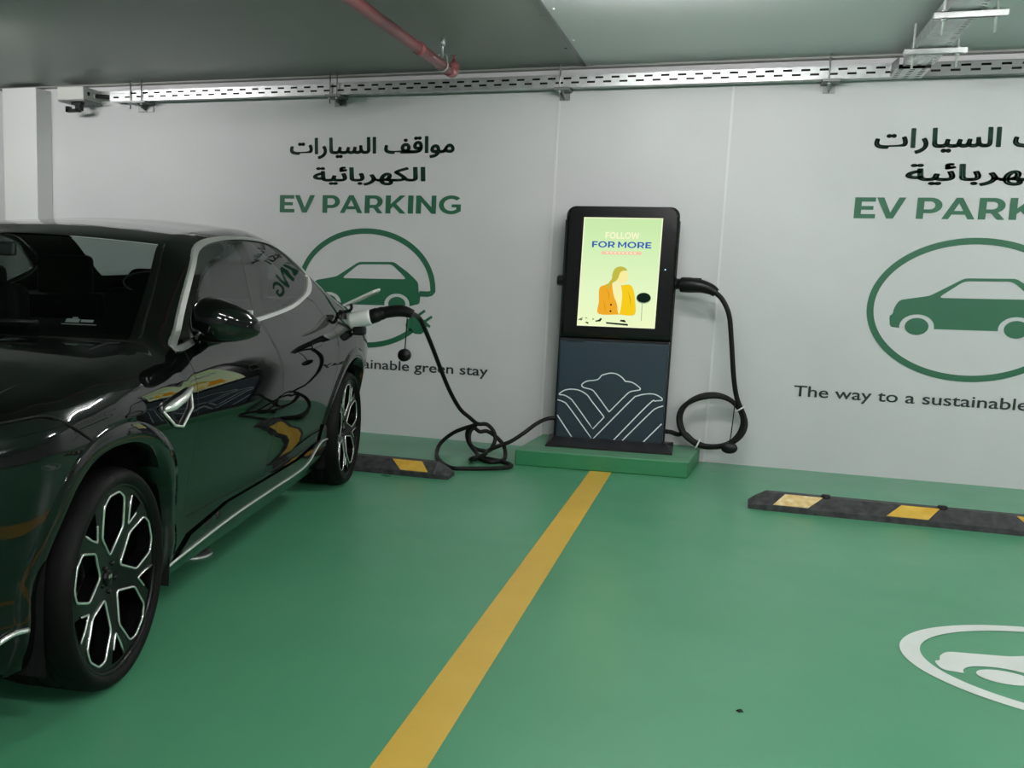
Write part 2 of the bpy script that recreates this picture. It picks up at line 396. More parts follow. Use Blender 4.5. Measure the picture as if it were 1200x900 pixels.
for i, (x, y) in enumerate(((-1.003, 5.643), (-1.008, 6.405), (-1.01, 7.15), (-1.085, 5.75), (-1.085, 6.62))):
    o = MB().lathe([(0, -.006), (.006, -.006), (.009, -.002), (.009, .0)], 12, (0, 0, 0)).build('screw', M['chrome'] if i < 3 else M['steel_dark'])
    o.location = (x, y, CZ)
    tag(o, ['bright screw head at the ceiling joint, nearest to the lamp', 'bright screw head midway along the ceiling joint', 'bright screw head at the wall end of the ceiling joint', 'dark screw head left of the ceiling joint, farther from the wall', 'dark screw head left of the ceiling joint, nearer the wall'][i], 'screw', 'screws along the ceiling joint')

# batten lights
def batten(x, y, label, L=1.15, along='x', tube='tube'):
    t = empty('batten_light', (x, y, CZ), 0 if along == 'x' else math.pi/2)
    tag(t, label, 'ceiling light', 'batten lights under the ceiling')
    MB().rbox(-L/2, L/2, -.035, .035, -.045, 0, .008).build('housing', M['batten'], t)
    n = 10; prof = [(0, -L/2+.03), (.026, -L/2+.03), (.026, L/2-.03), (0, L/2-.03)]
    MB().lathe(prof, 10, (0, 0, -.075), 'x').build('tube', M[tube], t)
    e = MB()
    for s in (-1, 1): MB().box(s*(L/2-.03)-.012, s*(L/2-.03)+.012, -.02, .02, -.1, -.04).build('end_holder', M['batten'], t)
    return t
batten(-.28, 5.06, 'lit batten light on the pale ceiling board in front of the charging kiosk', tube='tube_dim')
batten(-5.15, 4.9, 'lit batten light on the dark ceiling above the left parking bay', tube='tube_bright')
batten(3.6, 5.30, 'lit batten light on the pale ceiling board far right of the charger')
batten(.15, .9, 'lit batten light above the yellow stripe, close to the viewer', tube='tube_dim')  # unseen extra lamp, added to lift the floor brightness
for x in (1.75, 4.4):
    batten(x, 1.0, 'lit batten light in the second row from the wall, %s' % {1.75: 'nearer to the viewer', 4.4: 'over the right bay'}[x])
    batten(x, -3.6, 'lit batten light in the far row behind the viewer, %s' % {1.75: 'middle', 4.4: 'right'}[x])

# floor paint
o = obj('line_marking', [(-.766, -7.5, .0015), (-.632, -7.5, .0015), (-.632, 6.60, .0015), (-.766, 6.60, .0015)], [(0, 1, 2, 3)], M['yellow'])
tag(o, 'long yellow painted stripe dividing the two green parking bays', 'floor marking')

# pictogram shared by wall and floor
def arch(cx, cz, rx, rz, zb, n=18):
    a = math.asin(max(-1, min(1, (zb-cz)/rz)))
    return [(cx+rx*math.cos(t), cz+rz*math.sin(t)) for t in [math.pi-a+(a-(math.pi-a))*i/n for i in range(n+1)]]
def round_poly(p, r, n=4):
    out = []
    for i in range(len(p)):
        a, b, c = Vector(p[i-1]), Vector(p[i]), Vector(p[(i+1) % len(p)])
        d1 = (a-b); d2 = (c-b); k1 = min(r, d1.length*.45); k2 = min(r, d2.length*.45)
        s = b+d1.normalized()*k1; e = b+d2.normalized()*k2
        for k in range(n+1):
            t = k/n; q = s*(1-t)**2+b*2*t*(1-t)+e*t*t; out.append((q.x, q.y))
    return out
roof = round_poly([(.43, -.104), (.434, -.026), (.420, -.018), (.414, .058), (.333, .128), (.222, .202), (-.055, .196), (-.235, .082), (-.402, .050), (-.428, .0), (-.432, -.042), (-.450, -.050), (-.440, -.122)], .022)
CAR_OUT = roof+arch(-.290, -.114, .098, .078, -.124)+arch(.254, -.108, .098, .078, -.120)
CAR_WIN = round_poly([(.325, .078), (.205, .184), (-.055, .178), (-.188, .071)], .03)
WHEELS = [ellipse(-.290, -.112, .067, .054), ellipse(.254, -.107, .067, .054)]
def emblem_ring(a, b, w, hook=True):
    th0, th1 = math.radians(-44), math.radians(-358)
    pts = [(a*math.cos(th0+(th1-th0)*i/90), b*math.sin(th0+(th1-th0)*i/90)) for i in range(91)]
    if hook:
        e = pts[-1]
        pts += [(e[0]+.002, e[1]-.018), (e[0]-.012, e[1]-.034), (e[0]-.036, e[1]-.040), (.425, e[1]-.040)]
    return ribbon(pts, w)
plug_body = [(.384, -.158), (.400, -.164), (.522, -.256), (.514, -.272)]
plug_dome = [(.492, -.262), (.482, -.295), (.448, -.322), (.405, -.322), (.372, -.302), (.345, -.292), (.328, -.262), (.336, -.226), (.362, -.200), (.385, -.182)]
PLUG = [plug_body+plug_dome]
PRONG = [ribbon([(.420, -.186), (.474, -.146)], .02), ribbon([(.474, -.227), (.529, -.188)], .02)]
def emblem(parent, place, m, a, b, w):
    def part(name, loops):
        v, f = fill(loops); return obj(name, [place(x, z) for x, z in v], f, m, parent)
    L = emblem_ring(a, b, w)
    n = len(L)//2
    obj('ring', [place(x, z) for x, z in L], strip_faces(n), m, parent)
    part('car_pictogram', [CAR_OUT, CAR_WIN])
    for wv in WHEELS: part('wheel_dot', [wv])
    pl = part('plug_pictogram', PLUG)
    for pr in PRONG: part('prong', [pr])
AR1 = '\u0645\u0648\u0627\u0642\u0641'; AR2 = ''
vis1 = '\uFE95\uFE8D\uFEAD\uFE8E\uFEF4\uFEB4\uFEDF\uFE8D \uFED2\uFED7\uFE8D\uFEEE\uFEE3'
vis2 = '\uFE94\uFEF4\uFE8B\uFE8E\uFE91\uFEAE\uFEEC\uFEDC\uFEDF\uFE8D'
def wall_sign(cx, a, label):
    t = empty('wall_sign', (cx, WY, 0)); tag(t, label, 'wall sign', 'green parking bay signs on the wall')
    P = lambda x, z: (x, -.003, z)
    lettering('arabic_lettering', vis1, (-.636, .648, 2.040, 2.196), P, M['sign_dark'], t, .031)
    lettering('arabic_lettering', vis2, (-.443, .440, 1.846, 1.984), P, M['sign_dark'], t, .031)
    caps('lettering', 'EV PARKING', (-.712, .712, 1.646, 1.776), P, M['sign_green'], t)
    E = lambda x, z: (x, -.003, 1.092+z)
    emblem(t, E, M['sign_green'], a-.021, .424, .040)
    lettering('tagline', 'The way to a sustainable green stay', (-.966, .966, .468, .562), P, M['sign_black'], t, .010)
    return t
wall_sign(-2.587, .548, 'green EV PARKING wall sign partly hidden behind the black car')
wall_sign(1.400, .585, 'green EV PARKING wall sign above the long wheel stop, cut by the right edge')
t = empty('floor_marking', (1.27, 3.79, 0)); tag(t, 'white painted oval car symbol on the green floor of the right bay', 'floor marking')
emblem(t, lambda x, z: (x*1.2, z*1.15, .002), M['white_mark'], .50, .395, .052)

# plinth (raised kerb under the charger)
pb = [(-1.247, 6.50), (-.172, 6.585), (-.122, 7.25), (-1.20, 7.25)]
v = [(x, y, 0) for x, y in pb]+[(x, y, .104) for x, y in pb]
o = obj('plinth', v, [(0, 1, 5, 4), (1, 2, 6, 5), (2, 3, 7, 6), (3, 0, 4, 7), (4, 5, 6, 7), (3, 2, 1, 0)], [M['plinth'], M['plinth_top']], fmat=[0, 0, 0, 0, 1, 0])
bv = o.modifiers.new('edge', 'BEVEL'); bv.width = .008; bv.segments = 2
tag(o, 'low green painted concrete plinth under the charging kiosk', 'plinth')

# ---------------------------------------------------------------- charging kiosk
K = empty('charging_kiosk', (-.711, 6.983, .105), math.radians(5))
tag(K, 'black and slate blue charging kiosk with lit advert screen on the green plinth', 'charging station')
def rrect(x0, x1, z0, z1, r, n=8, top_only=False):
    p = []
    for cx, cz, a0 in ((x1-r, z1-r, 0), (x0+r, z1-r, 90), (x0+r, z0+r, 180), (x1-r, z0+r, 270)):
        if top_only and a0 >= 180:
            p.append((x0 if a0 == 180 else x1, z0)); continue
        for i in range(n+1):
            a = math.radians(a0+90*i/n); p.append((cx+r*math.cos(a), cz+r*math.sin(a)))
    return p
def slab(prof_out, y_front, y_back, bevel, name, m, parent):
    """rounded slab: outline inset at the front by a curved edge"""
    n = len(prof_out); cx = sum(p[0] for p in prof_out)/n; cz = sum(p[1] for p in prof_out)/n
    x0 = min(p[0] for p in prof_out); x1 = max(p[0] for p in prof_out); z0 = min(p[1] for p in prof_out); z1 = max(p[1] for p in prof_out)
    def ins(d): return [(cx+(x-cx)*(1-2*d/(x1-x0)), cz+(z-cz)*(1-2*d/(z1-z0))) for x, z in prof_out]
    rings = []
    for k in range(5):
        a = math.pi/2*k/4; rings.append((ins(bevel*(1-math.sin(a))), y_front+bevel*(1-math.cos(a))))
    rings.append((prof_out, y_back))
    v = []; f = []
    for L, y in rings: v += [(x, y, z) for x, z in L]
    for r in range(len(rings)-1):
        for i in range(n): j = (i+1) % n; f.append((r*n+i, r*n+j, (r+1)*n+j, (r+1)*n+i))
    f.append(tuple(reversed(range(n)))); f.append(tuple(range((len(rings)-1)*n, len(rings)*n)))
    return obj(name, v, [tuple(reversed(q)) for q in f], m, parent)
slab(rrect(-.362, .362, .712, 1.588, .062, 8, True), 0, .115, .022, 'display_housing', M['kiosk_black'], K)
slab([(.352, .70), (-.360, .70), (-.352, 0), (.352, 0)], .002, .112, .010, 'lower_panel', M['kiosk_blue'], K)
MB().box(-.352, .350, -.0, .113, .700, .712).build('panel_joint', M['kiosk_side'], K)
for s in (-1, 1):      # slim side fins and metal edge
    MB().rbox(s*.362-.006, s*.362+.006, .03, .105, .02, 1.50, .004).build('side_rail', M['kiosk_side'], K)
# foot
fv = [(-.395, -.325, 0), (.395, -.325, 0), (.43, .06, 0), (-.40, .20, 0), (-.352, -.10, .036), (.352, -.10, .036), (.385, .06, .036), (-.37, .17, .036)]
fv = [(-.40, -.235, 0), (.41, -.235, 0), (.43, .13, 0), (-.40, .13, 0), (-.40, -.235, .012), (.41, -.235, .012), (.43, .13, .03), (-.40, .13, .03), (-.36, -.03, .040), (.37, -.03, .040)]
obj('foot', fv, [(0, 1, 5, 4), (1, 2, 6, 9, 5), (2, 3, 7, 6), (3, 0, 4, 8, 7), (4, 5, 9, 8), (8, 9, 6, 7), (3, 2, 1, 0)], M['kiosk_side'], K)
# screen: pale green advert that glows
def screen_material():
    m = bpy.data.materials.new('lit_screen'); m.use_nodes = True; nt = m.node_tree
    for n in list(nt.nodes): nt.nodes.remove(n)
    o = nt.nodes.new('ShaderNodeOutputMaterial'); e = nt.nodes.new('ShaderNodeEmission'); tc = nt.nodes.new('ShaderNodeTexCoord')
    sp = nt.nodes.new('ShaderNodeSeparateXYZ'); r = nt.nodes.new('ShaderNodeValToRGB'); mr = nt.nodes.new('ShaderNodeMapRange')
    mr.inputs['From Min'].default_value = .79; mr.inputs['From Max'].default_value = 1.52
    nt.links.new(tc.outputs['Object'], sp.inputs[0]); nt.links.new(sp.outputs['Z'], mr.inputs['Value']); nt.links.new(mr.outputs[0], r.inputs['Fac'])
    el = r.color_ramp.elements; el[0].position = 0; el[0].color = srgb(238, 250, 196); el[1].position = 1; el[1].color = srgb(200, 234, 170)
    k = el.new(.35); k.color = srgb(228, 247, 196); k = el.new(.7); k.color = srgb(212, 241, 184)
    nt.links.new(r.outputs['Color'], e.inputs['Color']); e.inputs['Strength'].default_value = SCREEN
    nt.links.new(e.outputs[0], o.inputs['Surface']); return m
SC = obj('screen', [(-.252, -.0012, .798), (.252, -.0012, .798), (.256, -.0012, 1.514), (-.247, -.0012, 1.514)], [(0, 1, 2, 3)], screen_material(), K)
def em(name, r, g, b): return emitter(name, srgb(r, g, b), SCREEN)
cols = dict(edge=em('screen_edge', 250, 255, 214), blue=em('screen_blue', 52, 96, 176), pale=em('screen_pale_yellow', 250, 248, 206), pink=em('screen_pink', 250, 196, 168), hair=em('screen_hair', 196, 186, 70),
            skin=em('screen_skin', 250, 236, 160), skin2=em('screen_neck', 246, 240, 178), or_=em('screen_orange', 240, 170, 42), yel=em('screen_yellow', 246, 204, 30), dk=em('screen_dark', 22, 36, 30), grey=em('screen_grey', 170, 190, 160), shirt=em('screen_shirt', 250, 244, 170), fold=em('screen_fold', 205, 140, 26))
lay = [6]
def pic(name, loops, c, parent=SC):
    lay[0] += 1; y = -.0012-.00012*lay[0]
    v, f = fill(loops); return obj(name, [(x, y, z) for x, z in v], f, cols[c], parent)
q = [(-.252, .798), (.252, .798), (.256, 1.514), (-.247, 1.514)]; qi = [(-.246, .804), (.246, .804), (.250, 1.508), (-.241, 1.508)]
pic('screen_border', [q, qi], 'edge')
def stext(name, body, box, c, w):
    lay[0] += 1; y = -.0012-.00012*lay[0]
    return lettering(name, body, box, lambda x, z: (x, y, z), cols[c], SC, w)
for body, box, c, y in (('FOLLOW', (-.102, .114, 1.378, 1.420), 'pale', -.0016), ('FOR MORE', (-.185, .194, 1.319, 1.359), 'blue', -.0017)):
    caps('advert_lettering', body, box, lambda x, z: (x, y, z), cols[c], SC)
pic('advert_bar', [round_poly([(-.120, 1.274), (.134, 1.276), (.134, 1.296), (-.120, 1.294)], .006)], 'pink')
stext('advert_lettering', '- - - - - - - -', (-.09, .10, 1.282, 1.290), 'edge', .03)
sm = lambda p, n=4: [(a.x, a.y) for a in catmull([(x, z, 0) for x, z in p], n, True)]
pic('advert_figure', [sm([(-.12, 1.05), (-.09, 1.072), (-.04, 1.09), (.02, 1.075), (.074, 1.078), (.100, 1.045), (.114, .98), (.117, .885), (.02, .882), (-.115, .882), (-.118, .96)])], 'or_')
pic('advert_figure', [sm([(.020, 1.068), (.074, 1.080), (.100, 1.045), (.114, .975), (.117, .888), (.021, .885), (.010, .945), (.012, 1.01)])], 'yel')
pic('advert_figure', [sm([(-.037, 1.097), (.007, 1.099), (.021, 1.062), (.030, 1.00), (.024, .90), (.012, .89), (-.004, .95), (-.028, 1.02)])], 'shirt')
pic('advert_figure', [sm([(-.030, 1.10), (.012, 1.105), (.018, 1.07), (.010, 1.02), (-.012, 1.00), (-.030, 1.05)])], 'skin2')
pic('advert_figure', [sm([(-.004, 1.165), (.020, 1.178), (.050, 1.162), (.060, 1.135), (.055, 1.108), (.038, 1.088), (.005, 1.095), (-.012, 1.12)])], 'skin')
pic('advert_figure', [sm([(-.041, 1.150), (-.026, 1.185), (.008, 1.198), (.040, 1.188), (.050, 1.172), (.026, 1.170), (.008, 1.158), (-.002, 1.125), (-.014, 1.104), (-.040, 1.085), (-.066, 1.046), (-.075, 1.056), (-.058, 1.095), (-.044, 1.115)])], 'hair')
for p in ([(-.085, 1.06), (-.06, 1.02), (-.05, .96), (-.055, 1.02)], [(-.09, .98), (-.075, .93), (-.07, .885), (-.08, .93)], [(.06, 1.05), (.085, .99), (.09, .93), (.08, .99)], [(-.02, 1.0), (0, .945), (.015, .90), (-.004, .945)]): pic('advert_figure', [p], 'fold')
for z in (.945, .902): pic('advert_button', [ellipse(-.038, z, .006, .007, 12)], 'dk')
pic('advert_mirror', [ellipse(.168, .992, .047, .034, 24)], 'grey')
pic('advert_mirror', [ellipse(.168, .998, .045, .033, 24)], 'dk')
pic('advert_mirror', [ribbon([(.1615, .960), (.1625, .845)], .005)], 'grey')
for p in ([(-.245, .840), (-.217, .853), (-.215, .848), (-.243, .834)], [(-.232, .838), (-.222, .843), (-.218, .838), (-.23, .832)], [(-.196, .826), (-.175, .822), (-.18, .812), (-.198, .82)], [(-.20, .855), (-.185, .85), (-.187, .846), (-.2, .851)], [(-.135, .835), (-.112, .842), (-.10, .855), (-.09, .85), (-.10, .832), (-.13, .828)],
          [(-.066, .829), (.078, .822), (.08, .810), (-.06, .818)], [(.024, .838), (.032, .848), (.055, .848), (.066, .836), (.06, .832)], [(-.15, .85), (-.14, .846), (-.152, .84), (-.153, .845)]): pic('advert_item', [p], 'dk')
# line emblem on the lower panel
L1 = [(-.005, .226), (-.097, .341), (-.129, .370), (-.182, .382), (-.195, .401), (-.163, .426), (-.096, .440), (-.068, .472), (-.017, .488), (.028, .485), (.066, .462), (.086, .440), (.135, .433), (.181, .403), (.185, .388), (.160, .381), (.124, .371), (.096, .345)]
L2 = [(-.035, .189), (-.124, .293), (-.157, .333), (-.211, .361), (-.272, .365), (-.317, .351), (-.342, .326), (-.308, .322), (-.269, .303), (-.236, .270), (-.105, .103)]
L3 = [(-.352, .288), (-.313, .277), (-.273, .244), (-.104, .030), (.128, .308), (.170, .345), (.235, .363), (.286, .362), (.328, .340), (.332, .325), (.289, .318), (.247, .293), (.011, .006)]
L4 = [(.342, .289), (.300, .271), (.258, .232), (.067, .006)]; L5 = [(.340, .168), (.204, .006)]; L6 = [(-.348, .184), (-.219, .006)]
def smooth_line(L, corner, closed=False):
    """Catmull-Rom smoothing that keeps the listed points sharp"""
    if closed: L = L+[L[0]]
    seg = []; cur = [L[0]]
    for i, p in enumerate(L[1:], 1):
        cur.append(p)
        if i in corner and i < len(L)-1: seg.append(cur); cur = [p]
    seg.append(cur); out = []
    for s in seg:
        q = catmull([(x, z, 0) for x, z in s], 6) if len(s) > 2 else [Vector((x, z, 0)) for x, z in s]
        out += [(a.x, a.y) for a in q][(1 if out else 0):]
    return out
for L, c, cl in ((L1, {7, 11}, True), (L2, {10}, True), (L3, {3, 9}, False), (L4, set(), False), (L5, set(), False), (L6, set(), False)):
    p = smooth_line(L, c, cl); R_ = ribbon(p, .0075)
    obj('line_emblem', [(x, -.0005, z) for x, z in R_], strip_faces(len(p)), M['line'], K)
MB().box(-.31, -.20, -.0004, .001, .688, .693).build('vent_slot', M['seam'], K)
MB().lathe([(0, -.002), (.004, -.002), (.004, .002)], 12, (.292, 0, 1.185), 'y').build('indicator_light', M['led'], K)
# sockets
for s in (-1, 1):
    b = MB().lathe([(0, .038), (.026, .038), (.034, .030), (.036, .006), (.044, 0), (.044, -.012)], 24, (0, 0, 0), 'x')
    o = b.build('connector_socket', M['black'], K); o.location = (s*.366, .055, 1.095)
    if s < 0: o.rotation_euler = (0, 0, math.pi)

# ---------------------------------------------------------------- right charging cable, coiled beside the kiosk
RC = empty('charging_cable', (-.05, 7.10, .105)); OX, OY, OZ = RC.location
tag(RC, 'black charging cable plugged into right side of kiosk, hanging in a coil by the wall', 'charging cable', 'black charging cables')
loc = lambda pts: [(x-OX, y-OY, z-OZ) for x, y, z in pts]
gun = catmull(loc([(-.315, 7.06, 1.195), (-.26, 7.045, 1.195), (-.19, 7.03, 1.190), (-.13, 7.02, 1.172), (-.095, 7.015, 1.150)]), 6)
n = len(gun); MB().tube(gun, [.050 if i < n*.25 else .050-.030*max(0, (i/n-.25)) for i in range(n)], 16, flat=(1, 1.0)).build('connector', M['black'], RC)
MB().rbox(-.27-OX, -.19-OX, 7.02-OY, 7.055-OY, 1.222-OZ, 1.243-OZ, .006).build('release_button', M['black'], RC)
coil_c = (-.062, 7.12, .300)
cab = [(-.098, 7.015, 1.152), (-.051, 7.01, 1.105), (-.005, 7.01, 1.009), (.022, 7.02, .845), (.052, 7.04, .623), (.085, 7.075, .470)]
rad = .016
for k in range(1, 41):
    a = math.radians(38)-2*math.pi*k/16
    tt = k/40
    cab.append((coil_c[0]+(.205+.014*math.sin(k*.7)*.6)*math.cos(a), 7.085+.075*tt+.008*math.sin(k*1.3), coil_c[2]+(.172+.012*math.sin(k*.9)*.6)*math.sin(a)))
cab += [(-.268, 7.12, .195), (-.31, 7.08, .212), (-.345, 7.05, .218)]
MB().tube(catmull(loc(cab), 5), rad, 10).build('cable', M['rubber'], RC)
for a in (35, -112):
    a = math.radians(a); p = (coil_c[0]+.205*math.cos(a), 7.12, coil_c[2]+.172*math.sin(a))
    tp = [(p[0]+.034*math.cos(a)*math.cos(t), p[1]+.058*math.sin(t), p[2]+.034*math.sin(a)*math.cos(t)) for t in [2*math.pi*i/20 for i in range(20)]]
    MB().tube(loc(tp), .005, 6, closed=True).build('cable_tie', M['white_plastic'], RC)
cord = catmull(loc([(.075, 7.07, .44), (.072, 7.055, .36), (.066, 7.052, .22), (.055, 7.055, .155)]), 6)
MB().tube(cord, .004, 6).build('cap_cord', M['black'], RC)
cp = MB().lathe([(0, -.03), (.028, -.03), (.036, -.022), (.036, .012), (.030, .022), (0, .022)], 20, (0, 0, 0), 'y').build('dust_cap', M['black'], RC); cp.location = loc([(.062, 7.055, .142)])[0]
cp.scale = (1.45, 1, 1)

# ---------------------------------------------------------------- left charging cable, from kiosk to car
LCO = Vector((-1.55, 6.6, 0)); LC = empty('charging_cable', LCO)
tag(LC, 'black charging cable running from car port to a loose tangle on the green floor', 'charging cable', 'black charging cables')
ll = lambda pts: [(x-LCO.x, y-LCO.y, z) for x, y, z in pts]
def carw(x, y, z):
    c, s = math.cos(math.radians(7.616)), math.sin(math.radians(7.616))
    return (-2.6269+x*c-y*s, 2.3398+x*s+y*c, z)
PORT = (HW-.055, 3.02, .937)
gx = lambda v, u, z: carw(HW+v, u, z)
col_ = [gx(-.03, 3.02, .940), gx(.10, 3.02, .970)]
MB().tube(ll(catmull([gx(-.02, 3.02, .942), gx(.02, 3.02, .951), gx(.06, 3.02, .961), gx(.104, 3.02, .971)], 3)), [.046]*9+[.043], 20).build('connector_collar', M['white_plastic'], LC)
hp_ = catmull([gx(.10, 3.02, .970), gx(.14, 3.02, .985), gx(.18, 3.02, .998), gx(.23, 3.015, 1.008), gx(.275, 3.01, 1.012), gx(.315, 3.005, 1.006), gx(.345, 3.0, .997)], 5)
hr_ = [.042-.0*(i) if i < 6 else (.038 if i < 10 else .034-.009*max(0, (i-20))/10) for i in range(len(hp_))]
MB().tube(ll(hp_), hr_, 18).build('connector_handle', M['black'], LC)
air = [gx(.33, 3.003, 1.001)]+[(-1.740, 5.80, .974), (-1.735, 5.90, .930), (-1.722, 6.10, .774), (-1.712, 6.30, .609), (-1.686, 6.45, .458), (-1.653, 6.60, .329), (-1.598, 6.65, .269), (-1.550, 6.70, .222)]
r_ = .0138
fl = r_+.002
loop1 = [(-1.50, 6.75, .215), (-1.455, 6.76, .175), (-1.437, 6.76, .122), (-1.447, 6.75, .074), (-1.475, 6.75, .034), (-1.526, 6.74, .034), (-1.575, 6.74, .045), (-1.613, 6.76, .075), (-1.622, 6.78, .136), (-1.600, 6.80, .175), (-1.560, 6.82, .150),
         (-1.510, 6.83, .155), (-1.440, 6.82, .120), (-1.385, 6.80, .070), (-1.350, 6.70, .025), (-1.335, 6.55, fl), (-1.39, 6.45, fl), (-1.47, 6.52, fl), (-1.55, 6.68, .03), (-1.622, 6.77, .075), (-1.640, 6.78, .14), (-1.61, 6.77, .190), (-1.571, 6.75, .205),
         (-1.648, 6.75, .178), (-1.737, 6.75, .132), (-1.813, 6.74, .060), (-1.790, 6.56, fl), (-1.680, 6.28, fl), (-1.570, 6.13, fl), (-1.495, 6.15, fl), (-1.40, 6.20, fl), (-1.30, 6.27, fl), (-1.245, 6.34, fl), (-1.262, 6.43, fl),
         (-1.36, 6.52, fl), (-1.47, 6.56, fl), (-1.53, 6.47, fl), (-1.49, 6.38, fl+.03), (-1.45, 6.50, fl+.035), (-1.455, 6.66, .055), (-1.40, 6.78, .075), (-1.335, 6.80, .105), (-1.255, 6.83, .165), (-1.185, 6.90, .225), (-1.125, 6.96, .255), (-1.06, 6.99, .262)]
MB().tube(ll(catmull(air+loop1, 7)), r_, 10).build('cable', M['rubber'], LC)
cx0, cy0, cz0 = gx(.315, 3.005, .985)
MB().tube(ll(catmull([(cx0, cy0, cz0), (cx0-.003, cy0, .90), (cx0-.008, cy0, .79)], 5)), .0035, 6).build('cap_cord', M['black'], LC)
dc = MB().lathe([(0, -.03), (.026, -.03), (.036, -.02), (.036, .012), (.028, .024), (0, .024)], 20, (0, 0, 0), 'y').build('dust_cap', M['black'], LC); dc.location = ll([(cx0-.008, cy0, .765)])[0]; dc.rotation_euler = (0, .4, 0)

# ---------------------------------------------------------------- wheel stops
def wheel_stop(x, y, label, worn):
    t = empty('wheel_stop', (x, y, 0)); tag(t, label, 'wheel stop', 'black rubber wheel stops')
    H = 1.11; prof = [(-.09, 0), (-.09, .030), (-.005, .086), (.035, .090), (.09, .034), (.09, 0)]
    sec = [(-H, .35, .0), (-H+.03, .62, .02), (-H+.09, 1.0, 0), (H-.09, 1.0, 0), (H-.03, .62, 0), (H, .35, 0)]
    v = []; f = []; n = len(prof)
    for px, zs, _ in sec:
        ys = .75+.25*min(1, zs) if zs < 1 else 1
        v += [(px, py*ys, pz*(zs if pz > .04 else min(1, zs+.3))) for py, pz in prof]
    for i in range(len(sec)-1):
        for k in range(n): l = (k+1) % n; f.append((i*n+k, (i+1)*n+k, (i+1)*n+l, i*n+l))
    f.append(tuple(range(n))); f.append(tuple(reversed(range((len(sec)-1)*n, len(sec)*n))))
    obj('rubber_body', v, f, M['stop'], t)
    F = lambda px, k, e=.003: (px, -.09+(.085)*k-e*.55, .030+.056*k+e*.83)
    for i, (b0, b1, t0, t1) in enumerate(((-.985, -.81, -.925, -.735), (-.43, -.235, -.355, -.175), (.43, .235, .355, .175), (.985, .81, .925, .735))):
        k0, k1 = .08, .95
        q = [F(b0, k0), F(b1, k0), F(t1, k1), F(t0, k1)]; q2 = [F(b0, k0, -.004), F(b1, k0, -.004), F(t1, k1, -.004), F(t0, k1, -.004)]
        ff = [(0, 1, 2, 3), (7, 6, 5, 4), (0, 4, 5, 1), (1, 5, 6, 2), (2, 6, 7, 3), (3, 7, 4, 0)]
        if b0 > 0: ff = [tuple(reversed(x)) for x in ff]
        o = obj('reflector', q+q2, ff, M['patch_pale'] if (worn and i == 0) else M['patch'], t)
        if worn and i == 0: o['label'] = 'pale worn yellow reflector'
    for bx in (-.64, -.08, .5):
        MB().lathe([(0, .012), (.02, .012), (.026, .004), (.026, -.01)], 14, (bx-.08, .01, .088)).build('bolt_cap', M['black'], t)
wheel_stop(1.285, 5.955, 'long black rubber wheel stop with yellow reflectors in the empty right bay', True)
wheel_stop(-2.625, 5.91, 'black rubber wheel stop behind the rear tyre of the car', False)

# ---------------------------------------------------------------- ceiling services
def slotted(x0, x1, z0, z1, rows, pitch, slot, place):
    """perforated flange: strips with open slots; place maps (x, z)"""
    zs = [z0]; 
    for zc, h in rows: zs += [zc-h/2, zc+h/2]
    zs.append(z1); v = []; f = []
    def quad(a, b, c, d):
        k = len(v); v.extend([place(a, c), place(b, c), place(b, d), place(a, d)]); f.append((k, k+1, k+2, k+3))
    for i in range(len(zs)-1):
        if i % 2 == 0: quad(x0, x1, zs[i], zs[i+1])
        else:
            off = pitch/2*((i//2) % 2); x = x0; c = x0+off+pitch*.3
            while c < x1:
                e = min(c, x1)
                if e > x: quad(x, e, zs[i], zs[i+1])
                x = c+slot; c += pitch
            if x < x1: quad(x, x1, zs[i], zs[i+1])
    return v, f
def tray_run(name, x0, x1, label, m):
    t = empty(name, ((x0+x1)/2, 7.18, 2.485)); tag(t, label, 'cable tray', 'galvanised cable trays')
    xo = (x0+x1)/2
    v, f = slotted(x0-xo, x1-xo, 0, .076, [(.026, .013), (.054, .013)], .105, .052, lambda x, z: (x, -.06, z))
    k = len(v); v += [(x, -.058, z) for x, y, z in v]; f += [tuple(reversed([i+k for i in q])) for q in f]
    obj('front_flange', v, f, m, t)
    v, f = slotted(x0-xo, x1-xo, -.06, .06, [(-.02, .012), (.02, .012)], .115, .05, lambda x, y: (x, y, .002))
    obj('tray_bed', v, [tuple(reversed(q)) for q in f], m, t)
    MB().box(x0-xo, x1-xo, .058, .060, 0, .076).build('rear_flange', m, t)
    MB().box(x0-xo, x1-xo, -.060, -.044, .074, .077).box(x0-xo, x1-xo, -.062, -.05, -.004, .003).build('rolled_edge', m, t)
    return t
tray_run('cable_tray', -4.72, .80, 'long slotted steel cable tray along the top of the white wall', M['galv'])
tray_run('cable_tray', .985, 3.6, 'slotted steel cable tray on the wall right of the tray junction', M['steel_dark'])
for k_, (y_, z_, r_) in enumerate(((7.152, 2.512, .019), (7.202, 2.512, .019), (7.177, 2.548, .016))):  # black tubes added inside the tray so its slots look dark
    pts_ = [(-4.60+.54*i, y_+.004*math.sin(i*1.7+k_), z_+.002*math.sin(i*2.3+k_)) for i in range(16)]
    o = MB().tube(catmull(pts_, 4), r_, 8).build('power_cable', M['rubber'])
    tag(o, ['black power cable lying in the wall tray, nearest its slotted front', 'black power cable lying in the wall tray, at the back', 'thinner black power cable lying on top of the other two in the wall tray'][k_], 'cable', 'power cables in the wall tray')
